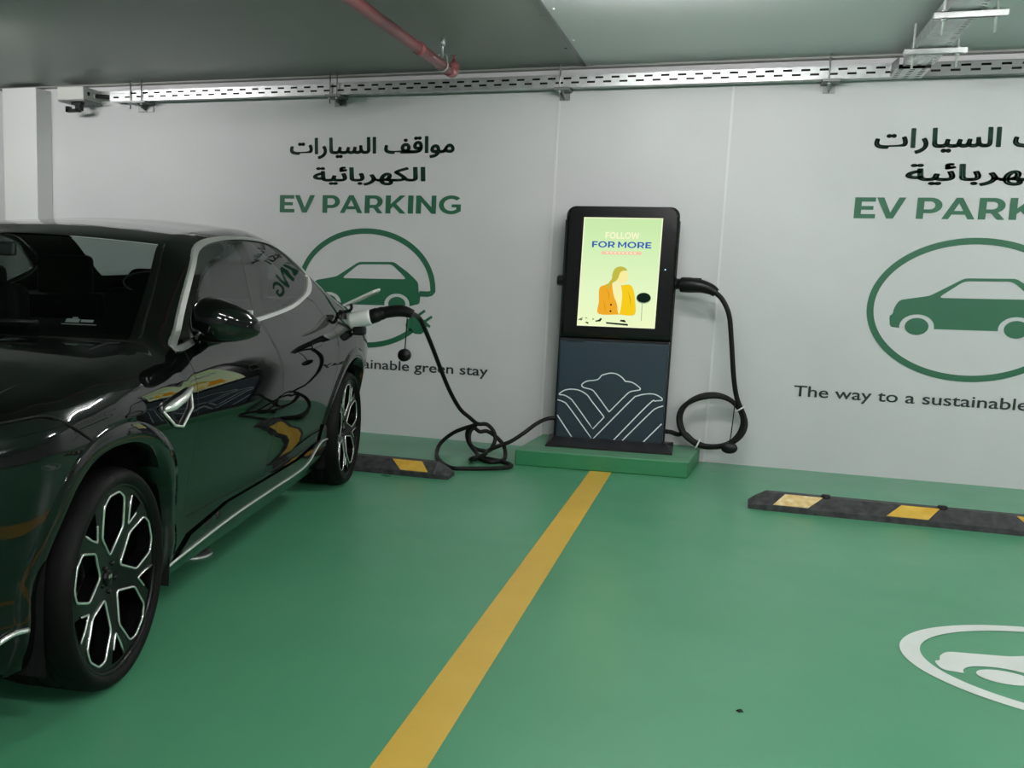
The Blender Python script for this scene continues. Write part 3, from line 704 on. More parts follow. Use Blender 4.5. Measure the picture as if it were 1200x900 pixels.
# junction and cross tray
J = empty('tray_junction', (.89, 7.14, 2.487)); tag(J, 'steel tray junction joining the wall tray to the tray overhead', 'tray fitting')
def perf_plate(x0, x1, y0, y1, pitch=.05, hole=.02):
    v = []; f = []; nx = max(1, int((x1-x0)/pitch)); ny = max(1, int((y1-y0)/pitch)); dx = (x1-x0)/nx; dy = (y1-y0)/ny; h = hole/2
    for j in range(ny):
        for i in range(nx):
            a, b = x0+i*dx, y0+j*dy; cx, cy = a+dx/2, b+dy/2; k = len(v)
            hx = h*1.3
            v += [(a, b, 0), (a+dx, b, 0), (a+dx, b+dy, 0), (a, b+dy, 0), (cx-hx, cy-h, 0), (cx+hx, cy-h, 0), (cx+hx, cy+h, 0), (cx-hx, cy+h, 0)]
            f += [(k, k+4, k+5, k+1), (k+1, k+5, k+6, k+2), (k+2, k+6, k+7, k+3), (k+3, k+7, k+4, k)]
    return v, f
v, f = perf_plate(-.09, .095, -.24, .1)
obj('junction_plate', v, f, M['galv'], J)
for x0_, x1_ in ((-.09, -.075), (.095, .095)): MB().prism([(x0_, -.02), (x0_+.002, -.02), (x1_+.002, -.24), (x1_, -.24)], 0, .072, 'xy').build('junction_flange', M['steel_dark'], J)
CT = empty('cable_tray', (.90, 3.0, 2.502)); tag(CT, 'perforated cable tray running overhead from the wall towards the viewer', 'cable tray', 'galvanised cable trays')
v, f = perf_plate(-.062, .095, -5.0, 3.9, .05, .018)
obj('tray_bed', v, f, M['galv'], CT)
for s, x in ((-1, -.062), (1, .095)):
    MB().box(x-.001, x+.001, -5.0, 3.9, 0, .07).box(x-.008 if s > 0 else x, x if s > 0 else x+.008, -5, 3.9, .068, .07).build('side_flange', M['galv'], CT)
def strut(y, x0, x1, z, label):
    t = empty('strut_hanger', ((x0+x1)/2, y, z)); tag(t, label, 'hanger', 'strut hangers of the overhead tray')
    h = (x1-x0)/2
    MB().box(-h, h, -.022, .022, -.003, .0).box(-h, h, -.022, -.019, -.025, 0).box(-h, h, .019, .022, -.025, 0).box(-h, h, -.022, -.012, -.028, -.025).box(-h, h, .012, .022, -.028, -.025).build('strut_channel', M['galv'], t)
    for s in (-1, 1):
        x = s*(h-.045)
        MB().tube([(x, 0, -.10), (x, 0, CZ-z)], .006, 8).build('threaded_rod', M['rod'], t)
        for z_ in (-.04, 0): MB().lathe([(.006, z_), (.014, z_), (.014, z_+.012), (.006, z_+.012)], 6, (x, 0, 0)).build('nut', M['galv'], t)
strut(6.40, .774, 1.075, 2.497, 'steel strut hanger under overhead tray, nearer to the wall')
strut(5.58, .782, 1.085, 2.497, 'steel strut hanger under overhead tray, farther from the wall')
# hangers of the wall tray
for i, xs in enumerate(((-4.523, -4.424), (-2.848, -2.795), (-1.192,), (.460,))):
    t = empty('tray_bracket', (xs[0], WY, 2.470))
    tag(t, ['steel bracket with rods under wall tray beside the grey box', 'steel bracket with two rods under wall tray above the left sign', 'steel bracket under wall tray above the left wall joint', 'steel bracket under wall tray left of the tray junction'][i], 'bracket', 'brackets of the wall tray')
    w = (xs[-1]-xs[0]) or .03
    MB().box(-.035, w+.035, -.165, -.002, -.006, .010).box(-.02, w+.02, -.008, -.001, -.055, .010).prism([(-.150, -.006), (-.004, -.006), (-.004, -.05)], w/2-.004, w/2+.004, 'yz').build('bracket_arm', M['steel_dark'], t)
    for x in xs:
        MB().tube([(x-xs[0], -.152, -.052), (x-xs[0], -.152, CZ-2.470)], .005, 8).build('threaded_rod', M['steel_dark'] if i < 2 else M['galv'], t)
        MB().lathe([(.005, -.022), (.012, -.022), (.012, -.010), (.005, -.010)], 6, (x-xs[0], -.152, 0)).build('nut', M['galv'], t)
# junction box with camera bracket, left
B = empty('junction_box', (-5.0, 7.12, 2.486)); tag(B, 'light grey junction box at left end of the wall tray', 'junction box')
MB().rbox(-.125, .118, -.12, .135, 0, .098, .006).build('box_body', M['grey_box'], B)
MB().rbox(-.120, .125, -.115, .135, -.012, .0, .003).build('base_lid', M['steel_dark'], B)
MB().lathe([(0, .006), (.014, .006), (.016, 0)], 14, (.118, -.05, .05), 'x').build('knockout', M['seam'], B)
MB().lathe([(0, .02), (.013, .02), (.013, 0)], 14, (.118, .03, .045), 'x').build('cable_gland', M['white_plastic'], B)
MB().box(-.03, .06, -.07, -.02, -.03, -.012).box(.005, .05, -.07, -.02, -.075, -.03).box(-.085, .03, -.07, -.02, -.085, -.062).box(-.085, -.06, -.07, -.02, -.085, -.04).build('clip_bracket', M['black'], B)
o = MB().tube(catmull([(-4.865, 7.15, 2.530), (-4.82, 7.15, 2.527), (-4.76, 7.15, 2.522), (-4.66, 7.17, 2.505)], 6), .017, 10).build('cable', M['black']); tag(o, 'short black cable between grey junction box and wall tray', 'cable')
# fire pipe
PP = empty('sprinkler_pipe', (-1.75, 6.42, 2.47)); tag(PP, 'red fire sprinkler pipe under the dark ceiling', 'pipe')
MB().tube([(-.02, -10, 0), (0, -.06, 0)], .031, 16).build('pipe', M['pipe_red'], PP)
MB().tube([(-.0013, -.75, 0), (-.0012, -.69, 0)], .036, 16).build('coupling', M['pipe_red'], PP)
MB().tube(catmull([(0, -.10, 0), (0, -.03, .0), (.0, .012, .012), (.0, .02, .055)], 6), .036, 16).build('elbow', M['pipe_red'], PP)
SH = MB().lathe([(0, .045), (.026, .045), (.026, .062), (.016, .066), (.012, .082), (.007, .088), (.007, .104), (.012, .106)], 16, (0, .02, 0)).build('sprinkler_head', M['brass'], PP)
MB().lathe([(0, .112), (.030, .110), (.030, .107), (.0, .106)], 14, (0, .02, 0)).build('deflector', M['steel_dark'], SH)
t = empty('pipe_hanger', (-1.752, 6.18, 2.47)); tag(t, 'steel clevis hanger holding the red pipe near its end', 'hanger')
MB().tube([(.036*math.sin(a)*1.05, 0, -.034*math.cos(a)+(.03 if abs(a) > 2.2 else 0)) for a in [-2.7+5.4*i/24 for i in range(25)]], .006, 6, flat=(1.8, .7)).build('clevis', M['galv'], t)
MB().tube([(0, 0, .045), (0, 0, CZ-2.47)], .006, 8).build('threaded_rod', M['galv'], t)
MB().lathe([(.006, CZ-2.47-.05), (.016, CZ-2.47-.05), (.016, CZ-2.47), (.006, CZ-2.47)], 10).build('anchor', M['galv'], t)
# floor bits
o = MB().lathe([(0, .006), (.07, .006), (.074, .010), (.098, .010), (.104, .004), (.104, 0)], 36, (0, 0, 0)).build('drain_cover', M['galv']); o.location = (-2.13, 3.79, 0); tag(o, 'round grey metal drain cover on the floor under the car sill', 'drain cover')
o = obj('pebble', [(.011, 0, 0), (0, .009, 0), (-.012, .002, 0), (-.002, -.009, 0), (.004, .002, .008), (-.005, -.001, .007)], [(0, 1, 4), (1, 2, 5), (1, 5, 4), (2, 3, 5), (3, 0, 4), (3, 4, 5), (3, 2, 1, 0)], M['black']); o.location = (.116, 3.035, 0); tag(o, 'tiny black speck of grit lying on the green floor', 'debris')

# ---------------------------------------------------------------- the car
CARO = empty('car', (-2.6269, 2.3398, 0), math.radians(7.616))
tag(CARO, 'glossy black coupe SUV parked in the left bay, charging at its rear wing', 'car')
WB = 2.9915; ZR = .328; RT = .328
# outlines in the side view (y rearwards, z up)
def arch_poly(c, pts): return [(c+y, z) for y, z in pts]
ARCH_F = [(a.x, a.y) for a in catmull([(-.375, .17, 0), (-.385, .30, 0), (-.372, .45, 0), (-.322, .60, 0), (-.270, .678, 0), (-.178, .728, 0), (-.055, .742, 0), (.085, .726, 0), (.235, .668, 0), (.352, .578, 0), (.425, .45, 0), (.445, .33, 0), (.43, .17, 0)], 5)]
ARCH_R = [(a.x+WB, a.y) for a in catmull([(-.44, .17, 0), (-.455, .32, 0), (-.43, .45, 0), (-.36, .585, 0), (-.24, .685, 0), (-.09, .735, 0), (.07, .738, 0), (.20, .70, 0), (.30, .62, 0), (.37, .49, 0), (.395, .34, 0), (.385, .17, 0)], 5)]
DLO = [(a.x, a.y) for a in catmull([(.565, .958, 0), (.68, 1.022, 0), (.867, 1.126, 0), (1.07, 1.234, 0), (1.24, 1.302, 0), (1.464, 1.340, 0), (1.837, 1.366, 0), (2.20, 1.366, 0), (2.402, 1.344, 0), (2.565, 1.290, 0), (2.70, 1.232, 0), (2.735, 1.185, 0), (2.65, 1.140, 0), (2.491, 1.100, 0), (2.177, 1.058, 0), (1.889, 1.036, 0), (1.422, 1.012, 0), (1.00, .995, 0), (.775, .980, 0)], 5, True)]
BP = [(1.463, 1.00), (1.606, 1.00), (1.880, 1.372), (1.748, 1.372)]
AB = [(.760, .97), (.800, .97), (.905, 1.16), (.880, 1.16)]
def shrink(p, d):
    n = len(p); cx = sum(q[0] for q in p)/n; cz = sum(q[1] for q in p)/n; out = []
    for i in range(n):
        a, b = Vector(p[i-1]), Vector(p[(i+1) % n]); t = (b-a).normalized(); nn = Vector((-t.y, t.x))
        c = Vector(p[i]); c1 = c+nn*d
        if (c1-Vector((cx, cz))).length > (c-Vector((cx, cz))).length: c1 = c-nn*d
        out.append((c1.x, c1.y))
    return out
def densify(p, step):
    out = []
    for i in range(len(p)):
        a, b = p[i], p[(i+1) % len(p)]; k = max(1, int(math.hypot(b[0]-a[0], b[1]-a[1])/step))
        out += [(a[0]+(b[0]-a[0])*j/k, a[1]+(b[1]-a[1])*j/k) for j in range(k)]
    return out
DOOR_F = round_poly([(.565, .37), (1.50, .345), (1.55, .60), (1.535, 1.018), (.61, .965), (.55, .75)], .03)
DOOR_R = round_poly([(1.515, .345), (2.42, .345), (2.47, .50), (2.58, .72), (2.66, .90), (2.60, 1.06), (2.45, 1.09), (1.55, 1.018), (1.565, .60)], .03)
GAP = .004
# side skin triangulation
us = [-.96+(3.95+.96)*i/122 for i in range(123)]
TOPZ = [railz(u) for u in us]
bottom = [(3.95, .30), (3.7, .24), (3.45, .20), (2.4, .175), (.42, .175), (-.38, .19), (-.7, .21), (-.96, .26)]
OUT = [(u, z) for u, z in zip(us, TOPZ)]+[(3.95, z) for z in (.8, .65, .5, .4)]+densify(bottom, .06)[:-1]
OUT = [p for i, p in enumerate(OUT) if p != OUT[i-1]]
while OUT[-1][0] < -.9: OUT.pop()
OUT += [(-.96, .26), (-.96, .40), (-.96, .55)]
loops = [OUT, ARCH_F, ARCH_R, DLO, DOOR_F, DOOR_R, shrink(DOOR_F, GAP), shrink(DOOR_R, GAP)]
pill = [densify(BP, .04), densify(AB, .04)]
vs = []; es = []
for L in loops+pill:
    L = densify(L, .05); k = len(vs); n = len(L); vs += [Vector(p) for p in L]; es += [(k+i, k+(i+1) % n) for i in range(n)]
allp = [(v.x, v.y) for v in vs]
cell = {}
for x, y in allp: cell.setdefault((int(x/.02), int(y/.02)), []).append((x, y))
def near(x, y, d=.014):
    a, b = int(x/.02), int(y/.02)
    for i in (-1, 0, 1):
        for j in (-1, 0, 1):
            for p in cell.get((a+i, b+j), ()):
                if math.hypot(p[0]-x, p[1]-y) < d: return True
    return False
y = -.94
while y < 3.95:
    z = .19
    while z < 1.42:
        if z < railz(y)-.012 and not near(y, z): vs.append(Vector((y, z)))
        z += .036 if z < .9 else .024
    y += .042
r = delaunay_2d_cdt(vs, es, [], 0, 1e-6)
SV = [(v.x, v.y) for v in r[0]]; ST = [tuple(t) for t in r[2]]
def cls(t):
    cx = sum(SV[i][0] for i in t)/3; cy = sum(SV[i][1] for i in t)/3
    if not inpoly(cx, cy, OUT) or inpoly(cx, cy, ARCH_F) or inpoly(cx, cy, ARCH_R): return None
    if inpoly(cx, cy, DLO):
        if inpoly(cx, cy, BP): return 'pillar'
        if inpoly(cx, cy, AB): return 'bar'
        return 'glass_f' if cx < 1.45+(cy-1.0)*.8 else 'glass_r'
    if inpoly(cx, cy, loops[6]): return 'door_f'
    if inpoly(cx, cy, loops[7]): return 'door_r'
    if inpoly(cx, cy, DOOR_F) or inpoly(cx, cy, DOOR_R): return 'gap'
    return 'body'
GROUPS = {}
for t in ST:
    a, b, c = (SV[i] for i in t)
    if (b[0]-a[0])*(c[1]-a[1])-(b[1]-a[1])*(c[0]-a[0]) < 0: t = (t[0], t[2], t[1])
    k = cls(t)
    if k: GROUPS.setdefault(k, []).append(t)
def railn(y):
    a = Vector(siden(y, railz(y))); b = Vector(topn(y, .999)); return tuple((a+b).normalized())
NRM = {}
def snorm(i):
    if i not in NRM:
        y, z = SV[i]
        NRM[i] = railn(y) if railz(y)-z < .003 else siden(y, z)
    return NRM[i]
def side_part(keys, name, m, parent, sx, off=0, fm=None):
    tris = []; mi = []
    for k in keys:
        for t in GROUPS.get(k, ()): tris.append(t); mi.append(fm[k] if fm else 0)
    idx = {}; v = []; nn = []; f = []
    for t in tris:
        q = []
        for i in t:
            if i not in idx:
                idx[i] = len(v); p = sidep(SV[i][0], SV[i][1], off); n = snorm(i)
                v.append((p[0]*sx, p[1], p[2])); nn.append((n[0]*sx, n[1], n[2]))
            q.append(idx[i])
        # triangle is counter-clockwise in (y, z): faces +x
        f.append(tuple(q) if sx > 0 else tuple(reversed(q)))
    return v, f, nn, mi
# painted shell: both sides, bonnet, roof, nose and tail in one mesh
V = []; F = []; N = []; MI = []
def join(v, f, n, mi):
    k = len(V); V.extend(v); N.extend(n); F.extend([tuple(i+k for i in q) for q in f]); MI.extend(mi)
for sx in (1, -1): join(*side_part(['body', 'gap'], '', None, None, sx, fm={'body': 0, 'gap': 1}))
ws = [-1+2*i/40 for i in range(41)]
def top_grid(s_list, skip):
    v = []; n = []; f = []; W_ = len(ws)
    for s in s_list:
        for w in ws:
            v.append(topp(s, w)); 
            if abs(w) > .999: a = railn(s); n.append((a[0]*(1 if w > 0 else -1), a[1], a[2]))
            else: n.append(topn(s, w))
    for i in range(len(s_list)-1):
        for j in range(W_-1):
            if not skip((s_list[i]+s_list[i+1])/2, (ws[j]+ws[j+1])/2): f.append((i*W_+j, i*W_+j+1, (i+1)*W_+j+1, (i+1)*W_+j))
    return v, f, n
S_WS0, S_WS1 = .47, 1.09
S_RW0, S_RW1 = 2.60, 3.16
def nearest(t): return min(us, key=lambda u: abs(u-t))
S_WS0, S_WS1, S_RW0, S_RW1 = map(nearest, (S_WS0, S_WS1, S_RW0, S_RW1))
is_ws = lambda s, w: S_WS0 < s < S_WS1 and abs(w) < .975
is_rw = lambda s, w: S_RW0 < s < S_RW1 and abs(w) < .80
v, f, n = top_grid(us, lambda s, w: is_ws(s, w) or is_rw(s, w)); join(v, f, n, [0]*len(f))
def end_cap(u, bow, zs, flip):
    v = []; f = []; n = []
    for z in zs:
        xr = HW+sidev(u, z)
        for w in ws:
            v.append((w*xr, u-bow*(1-w*w), z)); n.append((w*.5, -1 if not flip else 1, 0))
    for i in range(len(zs)-1):
        for j in range(len(ws)-1):
            q = (i*len(ws)+j, i*len(ws)+j+1, (i+1)*len(ws)+j+1, (i+1)*len(ws)+j); f.append(q if not flip else tuple(reversed(q)))
    return v, f, n
zz = [.26+(railz(-.96)-.26)*i/10 for i in range(11)]; v, f, n = end_cap(-.96, interp(BOW, -.96), zz, False); join(v, f, n, [0]*len(f))
zz = [.30+(railz(3.95)-.30)*i/10 for i in range(11)]; v, f, n = end_cap(3.95, interp(BOW, 3.95), zz, True); join(v, f, n, [0]*len(f))
obj('body', V, F, [M['paint'], M['seam']], CARO, smooth=True, normals=N, fmat=MI)
for sx in (1, -1):
    for k, nm in (('door_f', 'door'), ('door_r', 'door')):
        v, f, n, mi = side_part([k], '', None, None, sx); d_ = obj(nm, v, f, M['paint'], CARO, smooth=True, normals=n)
        hy = 1.22 if k == 'door_f' else 2.20       # flush handle with its thin shut line
        hz = .845 if k == 'door_f' else .862
        L = round_poly([(hy-.10, hz-.012), (hy+.10, hz-.008), (hy+.10, hz+.014), (hy-.10, hz+.010)], .01)
        L2 = shrink(L, .003); hv, hf = fill([L, L2]); obj('handle_gap', [(sidep(a, b, .0008)[0]*sx, a, b) for a, b in hv], hf, M['seam'], d_)
        hv, hf = fill([L2]); obj('door_handle', [(sidep(a, b, .003)[0]*sx, a, b) for a, b in hv], hf if sx > 0 else [tuple(reversed(q)) for q in hf], M['paint'], d_)
    for k in ('glass_f', 'glass_r'):
        v, f, n, mi = side_part([k], '', None, None, sx, -.0015); obj('side_window', v, f, M['side_glass'], CARO, smooth=True, normals=n)
    for k, nm in (('pillar', 'pillar_trim'), ('bar', 'window_divider')):
        v, f, n, mi = side_part([k], '', None, None, sx, -.001); obj(nm, v, f, M['gloss_black'], CARO, smooth=True, normals=n)
    # chrome around the side windows
    loop_ = [(sidep(a, b, .002)[0]*sx, a, b) for a, b in DLO]
    # flat ribbon: wide along the surface, thin across it
    cv = []; cf = []; nL = len(DLO)
    for i in range(nL):
        a, b = DLO[i-1], DLO[(i+1) % nL]; t = Vector((b[0]-a[0], b[1]-a[1])).normalized(); q = Vector((-t.y, t.x))
        wdt = .009
        if DLO[i][0] > 2.45: wdt = .009+.012*min(1, (DLO[i][0]-2.45)/.2)
        for da, db in ((-1.0, -.012), (-.8, .007), (.8, .007), (1.0, -.012)):
            y_ = DLO[i][0]+q.x*wdt*da; z_ = DLO[i][1]+q.y*wdt*da
            cv.append((sidep(y_, z_, db+.0005)[0]*sx, y_, z_))
    for i in range(nL):
        j = (i+1) % nL
        for k in range(3): cf.append((i*4+k, i*4+k+1, j*4+k+1, j*4+k) if sx < 0 else (i*4+k, j*4+k, j*4+k+1, i*4+k+1))
    obj('window_trim', cv, cf, M['chrome'], CARO, smooth=False)
    # black skirt with bright strip
    sk = [(.47, .175), (.47, .215), (.62, .30), (1.0, .335), (2.0, .32), (2.42, .345), (2.50, .42), (2.56, .40), (2.56, .30), (2.53, .175)]
    inner = [(a*.1+.47, .2) for a in range(1, 20)]
    grd = [(.5+.06*i, .19+.03*j) for i in range(34) for j in range(5)]
    v2, f2 = fill([densify(sk, .04)], [p for p in grd if inpoly(p[0], p[1], shrink(sk, .012))])
    obj('side_skirt', [(sidep(a, b, .010)[0]*sx, a, b) for a, b in v2], f2 if sx > 0 else [tuple(reversed(q)) for q in f2], M['gloss_black'], CARO, smooth=True)
    for path, nm, rr in (([(.44, .236), (1.063, .262), (1.553, .262), (2.039, .256), (2.226, .274), (2.314, .308), (2.444, .337), (2.56, .334)], 'skirt_trim', .0045), ([(-.74, .19), (-.62, .215), (-.53, .262), (-.455, .306), (-.405, .308)], 'bumper_trim', .007)):
        cc = catmull([(a, b, 0) for a, b in path], 8)
        MB().tube([(sidep(p.x, p.y, .0125 if nm == 'skirt_trim' else .006)[0]*sx, p.x, p.y) for p in cc], rr, 8).build(nm, M['chrome'], CARO)
    # wheel arch mouldings and liners
    for A, c in ((ARCH_F, 0), (ARCH_R, WB)):
        P = [p for p in A if p[1] >= .18]; n_ = len(P); cv = []; cf = []; cn = (c, .30)
        for i, (a, b) in enumerate(P):
            dy, dz = a-cn[0], b-cn[1]; l = math.hypot(dy, dz); ey, ez = dy/l, dz/l
            for w_, o_ in ((-.006, -.10), (-.006, .004), (.002, .008), (.050, .005), (.056, -.001)):
                yy, zz_ = a+ey*w_, b+ez*w_
                cv.append(((sidep(yy, zz_, o_)[0])*sx, yy, zz_))
        for i in range(n_-1):
            for k in range(4): q = (i*5+k, (i+1)*5+k, (i+1)*5+k+1, i*5+k+1); cf.append(q if sx > 0 else tuple(reversed(q)))
        obj('arch_moulding', cv, cf, M['gloss_black'] if c else M['paint'], CARO, smooth=True)
        lv = []; lf = []
        for a, b in A: lv += [((HW-.03)*sx, a, b), (.66*sx, a, b)]
        for i in range(len(A)-1): q = (2*i, 2*i+1, 2*i+3, 2*i+2); lf.append(q)
        k0 = len(lv); tv, tf = fill([A]); lv += [(.66*sx, a, b) for a, b in tv]; lf += [tuple(i+k0 for i in q) for q in tf]
        obj('wheel_well', lv, lf, M['interior'], CARO)
# glass of windscreen and rear window
def patch(sl, wl, name, m, off=-.003):
    v = []; n = []; f = []
    for s in sl:
        for w in wl:
            p = topp(s, w); q = topn(s, w); v.append(tuple(a+b*off for a, b in zip(p, q))); n.append(q)
    for i in range(len(sl)-1):
        for j in range(len(wl)-1): f.append((i*len(wl)+j, i*len(wl)+j+1, (i+1)*len(wl)+j+1, (i+1)*len(wl)+j))
    return obj(name, v, f, m, CARO, smooth=True, normals=n)
WS = patch([u for u in us if S_WS0 <= u <= S_WS1], [w for w in ws if abs(w) <= .96], 'windscreen', M['windscreen'])
RW = patch([u for u in us if S_RW0 <= u <= S_RW1], [w for w in ws if abs(w) <= .81], 'rear_window', M['rear_glass'])
for sx in (1, -1):
    MB().tube([(lambda p, q: tuple(a+b*.003 for a, b in zip(p, q)))(topp(.51+.58*i/12, .985*sx), topn(.51+.58*i/12, .985*sx)) for i in range(13)], .004, 6).build('windscreen_trim', M['gloss_black'], CARO)  # thin gloss tube added to give the highlight along the pillar edge
# black band along the foot of the windscreen, wipers
def strip_top(s0, s1, w0, w1, name, m, parent, off, ns=6, nw=30):
    v = []; f = []
    for i in range(ns+1):
        for j in range(nw+1):
            s = s0+(s1-s0)*i/ns; w = w0+(w1-w0)*j/nw; p = topp(s, w); q = topn(s, w); v.append(tuple(a+b*off for a, b in zip(p, q)))
    for i in range(ns):
        for j in range(nw): a = i*(nw+1)+j; f.append((a, a+1, a+nw+2, a+nw+1))
    return obj(name, v, f, m, parent, smooth=True)
strip_top(.41, .475, -.95, .95, 'cowl', M['gloss_black'], CARO, .002)
for w0, w1 in ((.62, -.08), (-.05, -.75)):
    p = [topp(.56-.02*i/8, w0+(w1-w0)*i/8) for i in range(9)]
    MB().tube([(a, b, c+.012) for a, b, c in p], .008, 6).build('wiper', M['black'], CARO)
# sticker in the lower corner of the windscreen
st_ = []
for k, (a0, a1, b0, b1) in enumerate(((.70, .75, .604, .625), (.755, .80, .608, .622), (.69, .815, .592, .596), (.72, .74, .627, .634))):
    strip_top(b0, b1, a0, a1, 'windscreen_sticker', M['white_plastic'], WS, -.012, 2, 4)
# bonnet shut line, front bumper joint
def line_on(pts, top, name='shut_line'):
    if top: q = [topp(s, w) for s, w in pts]; q = [(a, b, c+.0005) for a, b, c in q]
    else: q = [sidep(a, b, .0005) for a, b in pts]
    MB().tube(catmull(q, 5), .0035, 6).build(name, M['seam'], CARO)
    MB().tube([(-a, b, c) for a, b, c in catmull(q, 5)], .0035, 6).build(name, M['seam'], CARO)
line_on([(-.142, .742), (-.21, .775), (-.273, .811), (-.33, .846), (-.371, .857), (-.46, .850), (-.55, .842)], False)
line_on([(.44, .935), (.30, .90), (-.35, .91), (-.62, .935)], True)
# headlamp and tail lamp
for sx in (1, -1):
    hl = [(-.52, .815), (-.56, .835), (-.80, .785), (-.86, .755), (-.80, .745), (-.62, .775)]
    hv, hf = fill([densify(hl, .04)]); obj('headlamp', [(sidep(a, b, .004)[0]*sx, a, b) for a, b in hv], hf if sx > 0 else [tuple(reversed(q)) for q in hf], M['lamp_glass'], CARO)
    gr = [(-.64, .72), (-.88, .70), (-.86, .46), (-.66, .40), (-.60, .55)]
    hv, hf = fill([densify(gr, .04)]); gi = obj('bumper_intake', [(sidep(a, b, .003)[0]*sx, a, b) for a, b in hv], hf if sx > 0 else [tuple(reversed(q)) for q in hf], M['seam'], CARO)
    for k in range(7):
        z0 = .44+.04*k; MB().tube([(sidep(a, z0+(a+.88)*.12, .006)[0]*sx, a, z0+(a+.88)*.12) for a in (-.84, -.76, -.68)], .004, 6).build('intake_slat', M['steel_dark'], gi)
    tl = [(3.62, .93), (3.93, .92), (3.93, .87), (3.70, .88)]
    hv, hf = fill([densify(tl, .04)]); obj('tail_lamp', [(sidep(a, b, .004)[0]*sx, a, b) for a, b in hv], hf if sx > 0 else [tuple(reversed(q)) for q in hf], mat('red_lamp_lens', (.15, .005, .006, 1), .15, coat=1), CARO)
    # bright wing ornament behind the front wheel
    P_ = lambda a, b, o: (sidep(a, b, o)[0]*sx, a, b)
    base = round_poly([(.20, .805), (.50, .845), (.52, .775), (.42, .715), (.36, .72)], .015)
    bv_, bf = fill([densify(base, .03)]); vent = obj('wing_vent', [P_(a, b, .002) for a, b in bv_], bf if sx > 0 else [tuple(reversed(q)) for q in bf], M['gloss_black'], CARO)
    MB().tube([P_(.255, .795, .004), P_(.30, .803, .016), P_(.40, .818, .018), P_(.495, .836, .010)], [.008, .016, .014, .008], 8).build('vent_bar', M['chrome'], vent)
    MB().tube([P_(.245, .79, .004), P_(.33, .735, .008), P_(.40, .722, .008), P_(.485, .772, .008), P_(.495, .832, .006)], .0045, 8).build('vent_surround', M['chrome'], vent)
    # door mirror
    rings = []
    prof = [(-.055, .030, .030, 1.040, .70), (-.030, .070, .070, 1.050, .70), (.0, .084, .080, 1.053, .70), (.05, .086, .076, 1.050, .705), (.10, .078, .064, 1.044, .715), (.14, .060, .048, 1.037, .73), (.168, .034, .028, 1.030, .742), (.178, .010, .010, 1.027, .748)]
    mv = []; mf = []; nn_ = 28
    for vv, ry, rz_, zc, yc in prof:
        for k in range(nn_):
            a = 2*math.pi*k/nn_; c_, s_ = math.cos(a), math.sin(a)
            e = .75
            yy = math.copysign(abs(c_)**e, c_)*ry; zz_ = math.copysign(abs(s_)**e, s_)*rz_
            if yy > 0: yy *= .55
            mv.append(((HW+vv)*sx, yc+yy, zc+zz_))
    for i in range(len(prof)-1):
        for k in range(nn_): l = (k+1) % nn_; q = (i*nn_+k, i*nn_+l, (i+1)*nn_+l, (i+1)*nn_+k); mf.append(q if sx > 0 else tuple(reversed(q)))
    mf.append(tuple(range(nn_)) if sx < 0 else tuple(reversed(range(nn_)))); mf.append(tuple(range((len(prof)-1)*nn_, len(prof)*nn_)) if sx > 0 else tuple(reversed(range((len(prof)-1)*nn_, len(prof)*nn_))))
    mir = obj('door_mirror', mv, mf, M['paint'], CARO, smooth=True)
    MB().tube([((HW-.06)*sx, .74, .955), ((HW-.02)*sx, .735, .985), ((HW+.03)*sx, .73, 1.0)], .032, 12).build('mirror_stalk', M['gloss_black'], mir)
    MB().rbox(*sorted(((HW-.03)*sx, (HW+.15)*sx)), .742, .75, 1.0, 1.09, .003).build('mirror_glass', M['chrome'], mir)
    MB().tube([((HW+.02)*sx, .632, 1.043), ((HW+.10)*sx, .652, 1.040), ((HW+.15)*sx, .690, 1.036)], .006, 6).build('mirror_lamp', M['lamp_glass'], mir)
# charging port and flap (on the viewer's side)
MB().lathe([(0, .0), (.050, .0), (.058, .006), (.064, .006), (.070, -.02)], 28, (HW-.058, 3.02, .937), 'x').build('charging_port', M['black'], CARO)
FL = obj('charging_flap', [(HW-.045, 2.93, 1.040), (HW-.045, 3.11, 1.040), (HW+.125, 3.10, 1.125), (HW+.150, 3.02, 1.137), (HW+.125, 2.94, 1.125), (HW-.040, 2.93, 1.026), (HW-.040, 3.11, 1.026), (HW+.130, 3.10, 1.108), (HW+.155, 3.02, 1.122), (HW+.130, 2.94, 1.108)],
         [(0, 4, 3, 2, 1), (5, 6, 7, 8, 9), (0, 1, 6, 5), (1, 2, 7, 6), (2, 3, 8, 7), (3, 4, 9, 8), (4, 0, 5, 9)], [M['paint'], M['grey_box']], CARO, fmat=[0, 1, 1, 1, 1, 1, 1])
bm_ = FL.modifiers.new('edge', 'BEVEL'); bm_.width = .005; bm_.segments = 2
MB().tube(catmull([(HW-.06, 3.02, .995), (HW-.03, 3.02, 1.0), (HW-.012, 3.02, 1.015), (HW-.015, 3.02, 1.04)], 4), .009, 8).build('flap_hinge', M['black'], FL)
MB().rbox(HW+.005, HW+.075, 2.985, 3.055, .865, .915, .012).tube([(HW-.05, 3.02, .90), (HW+.02, 3.02, .893)], .010, 8).build('port_cap', M['black'], CARO)
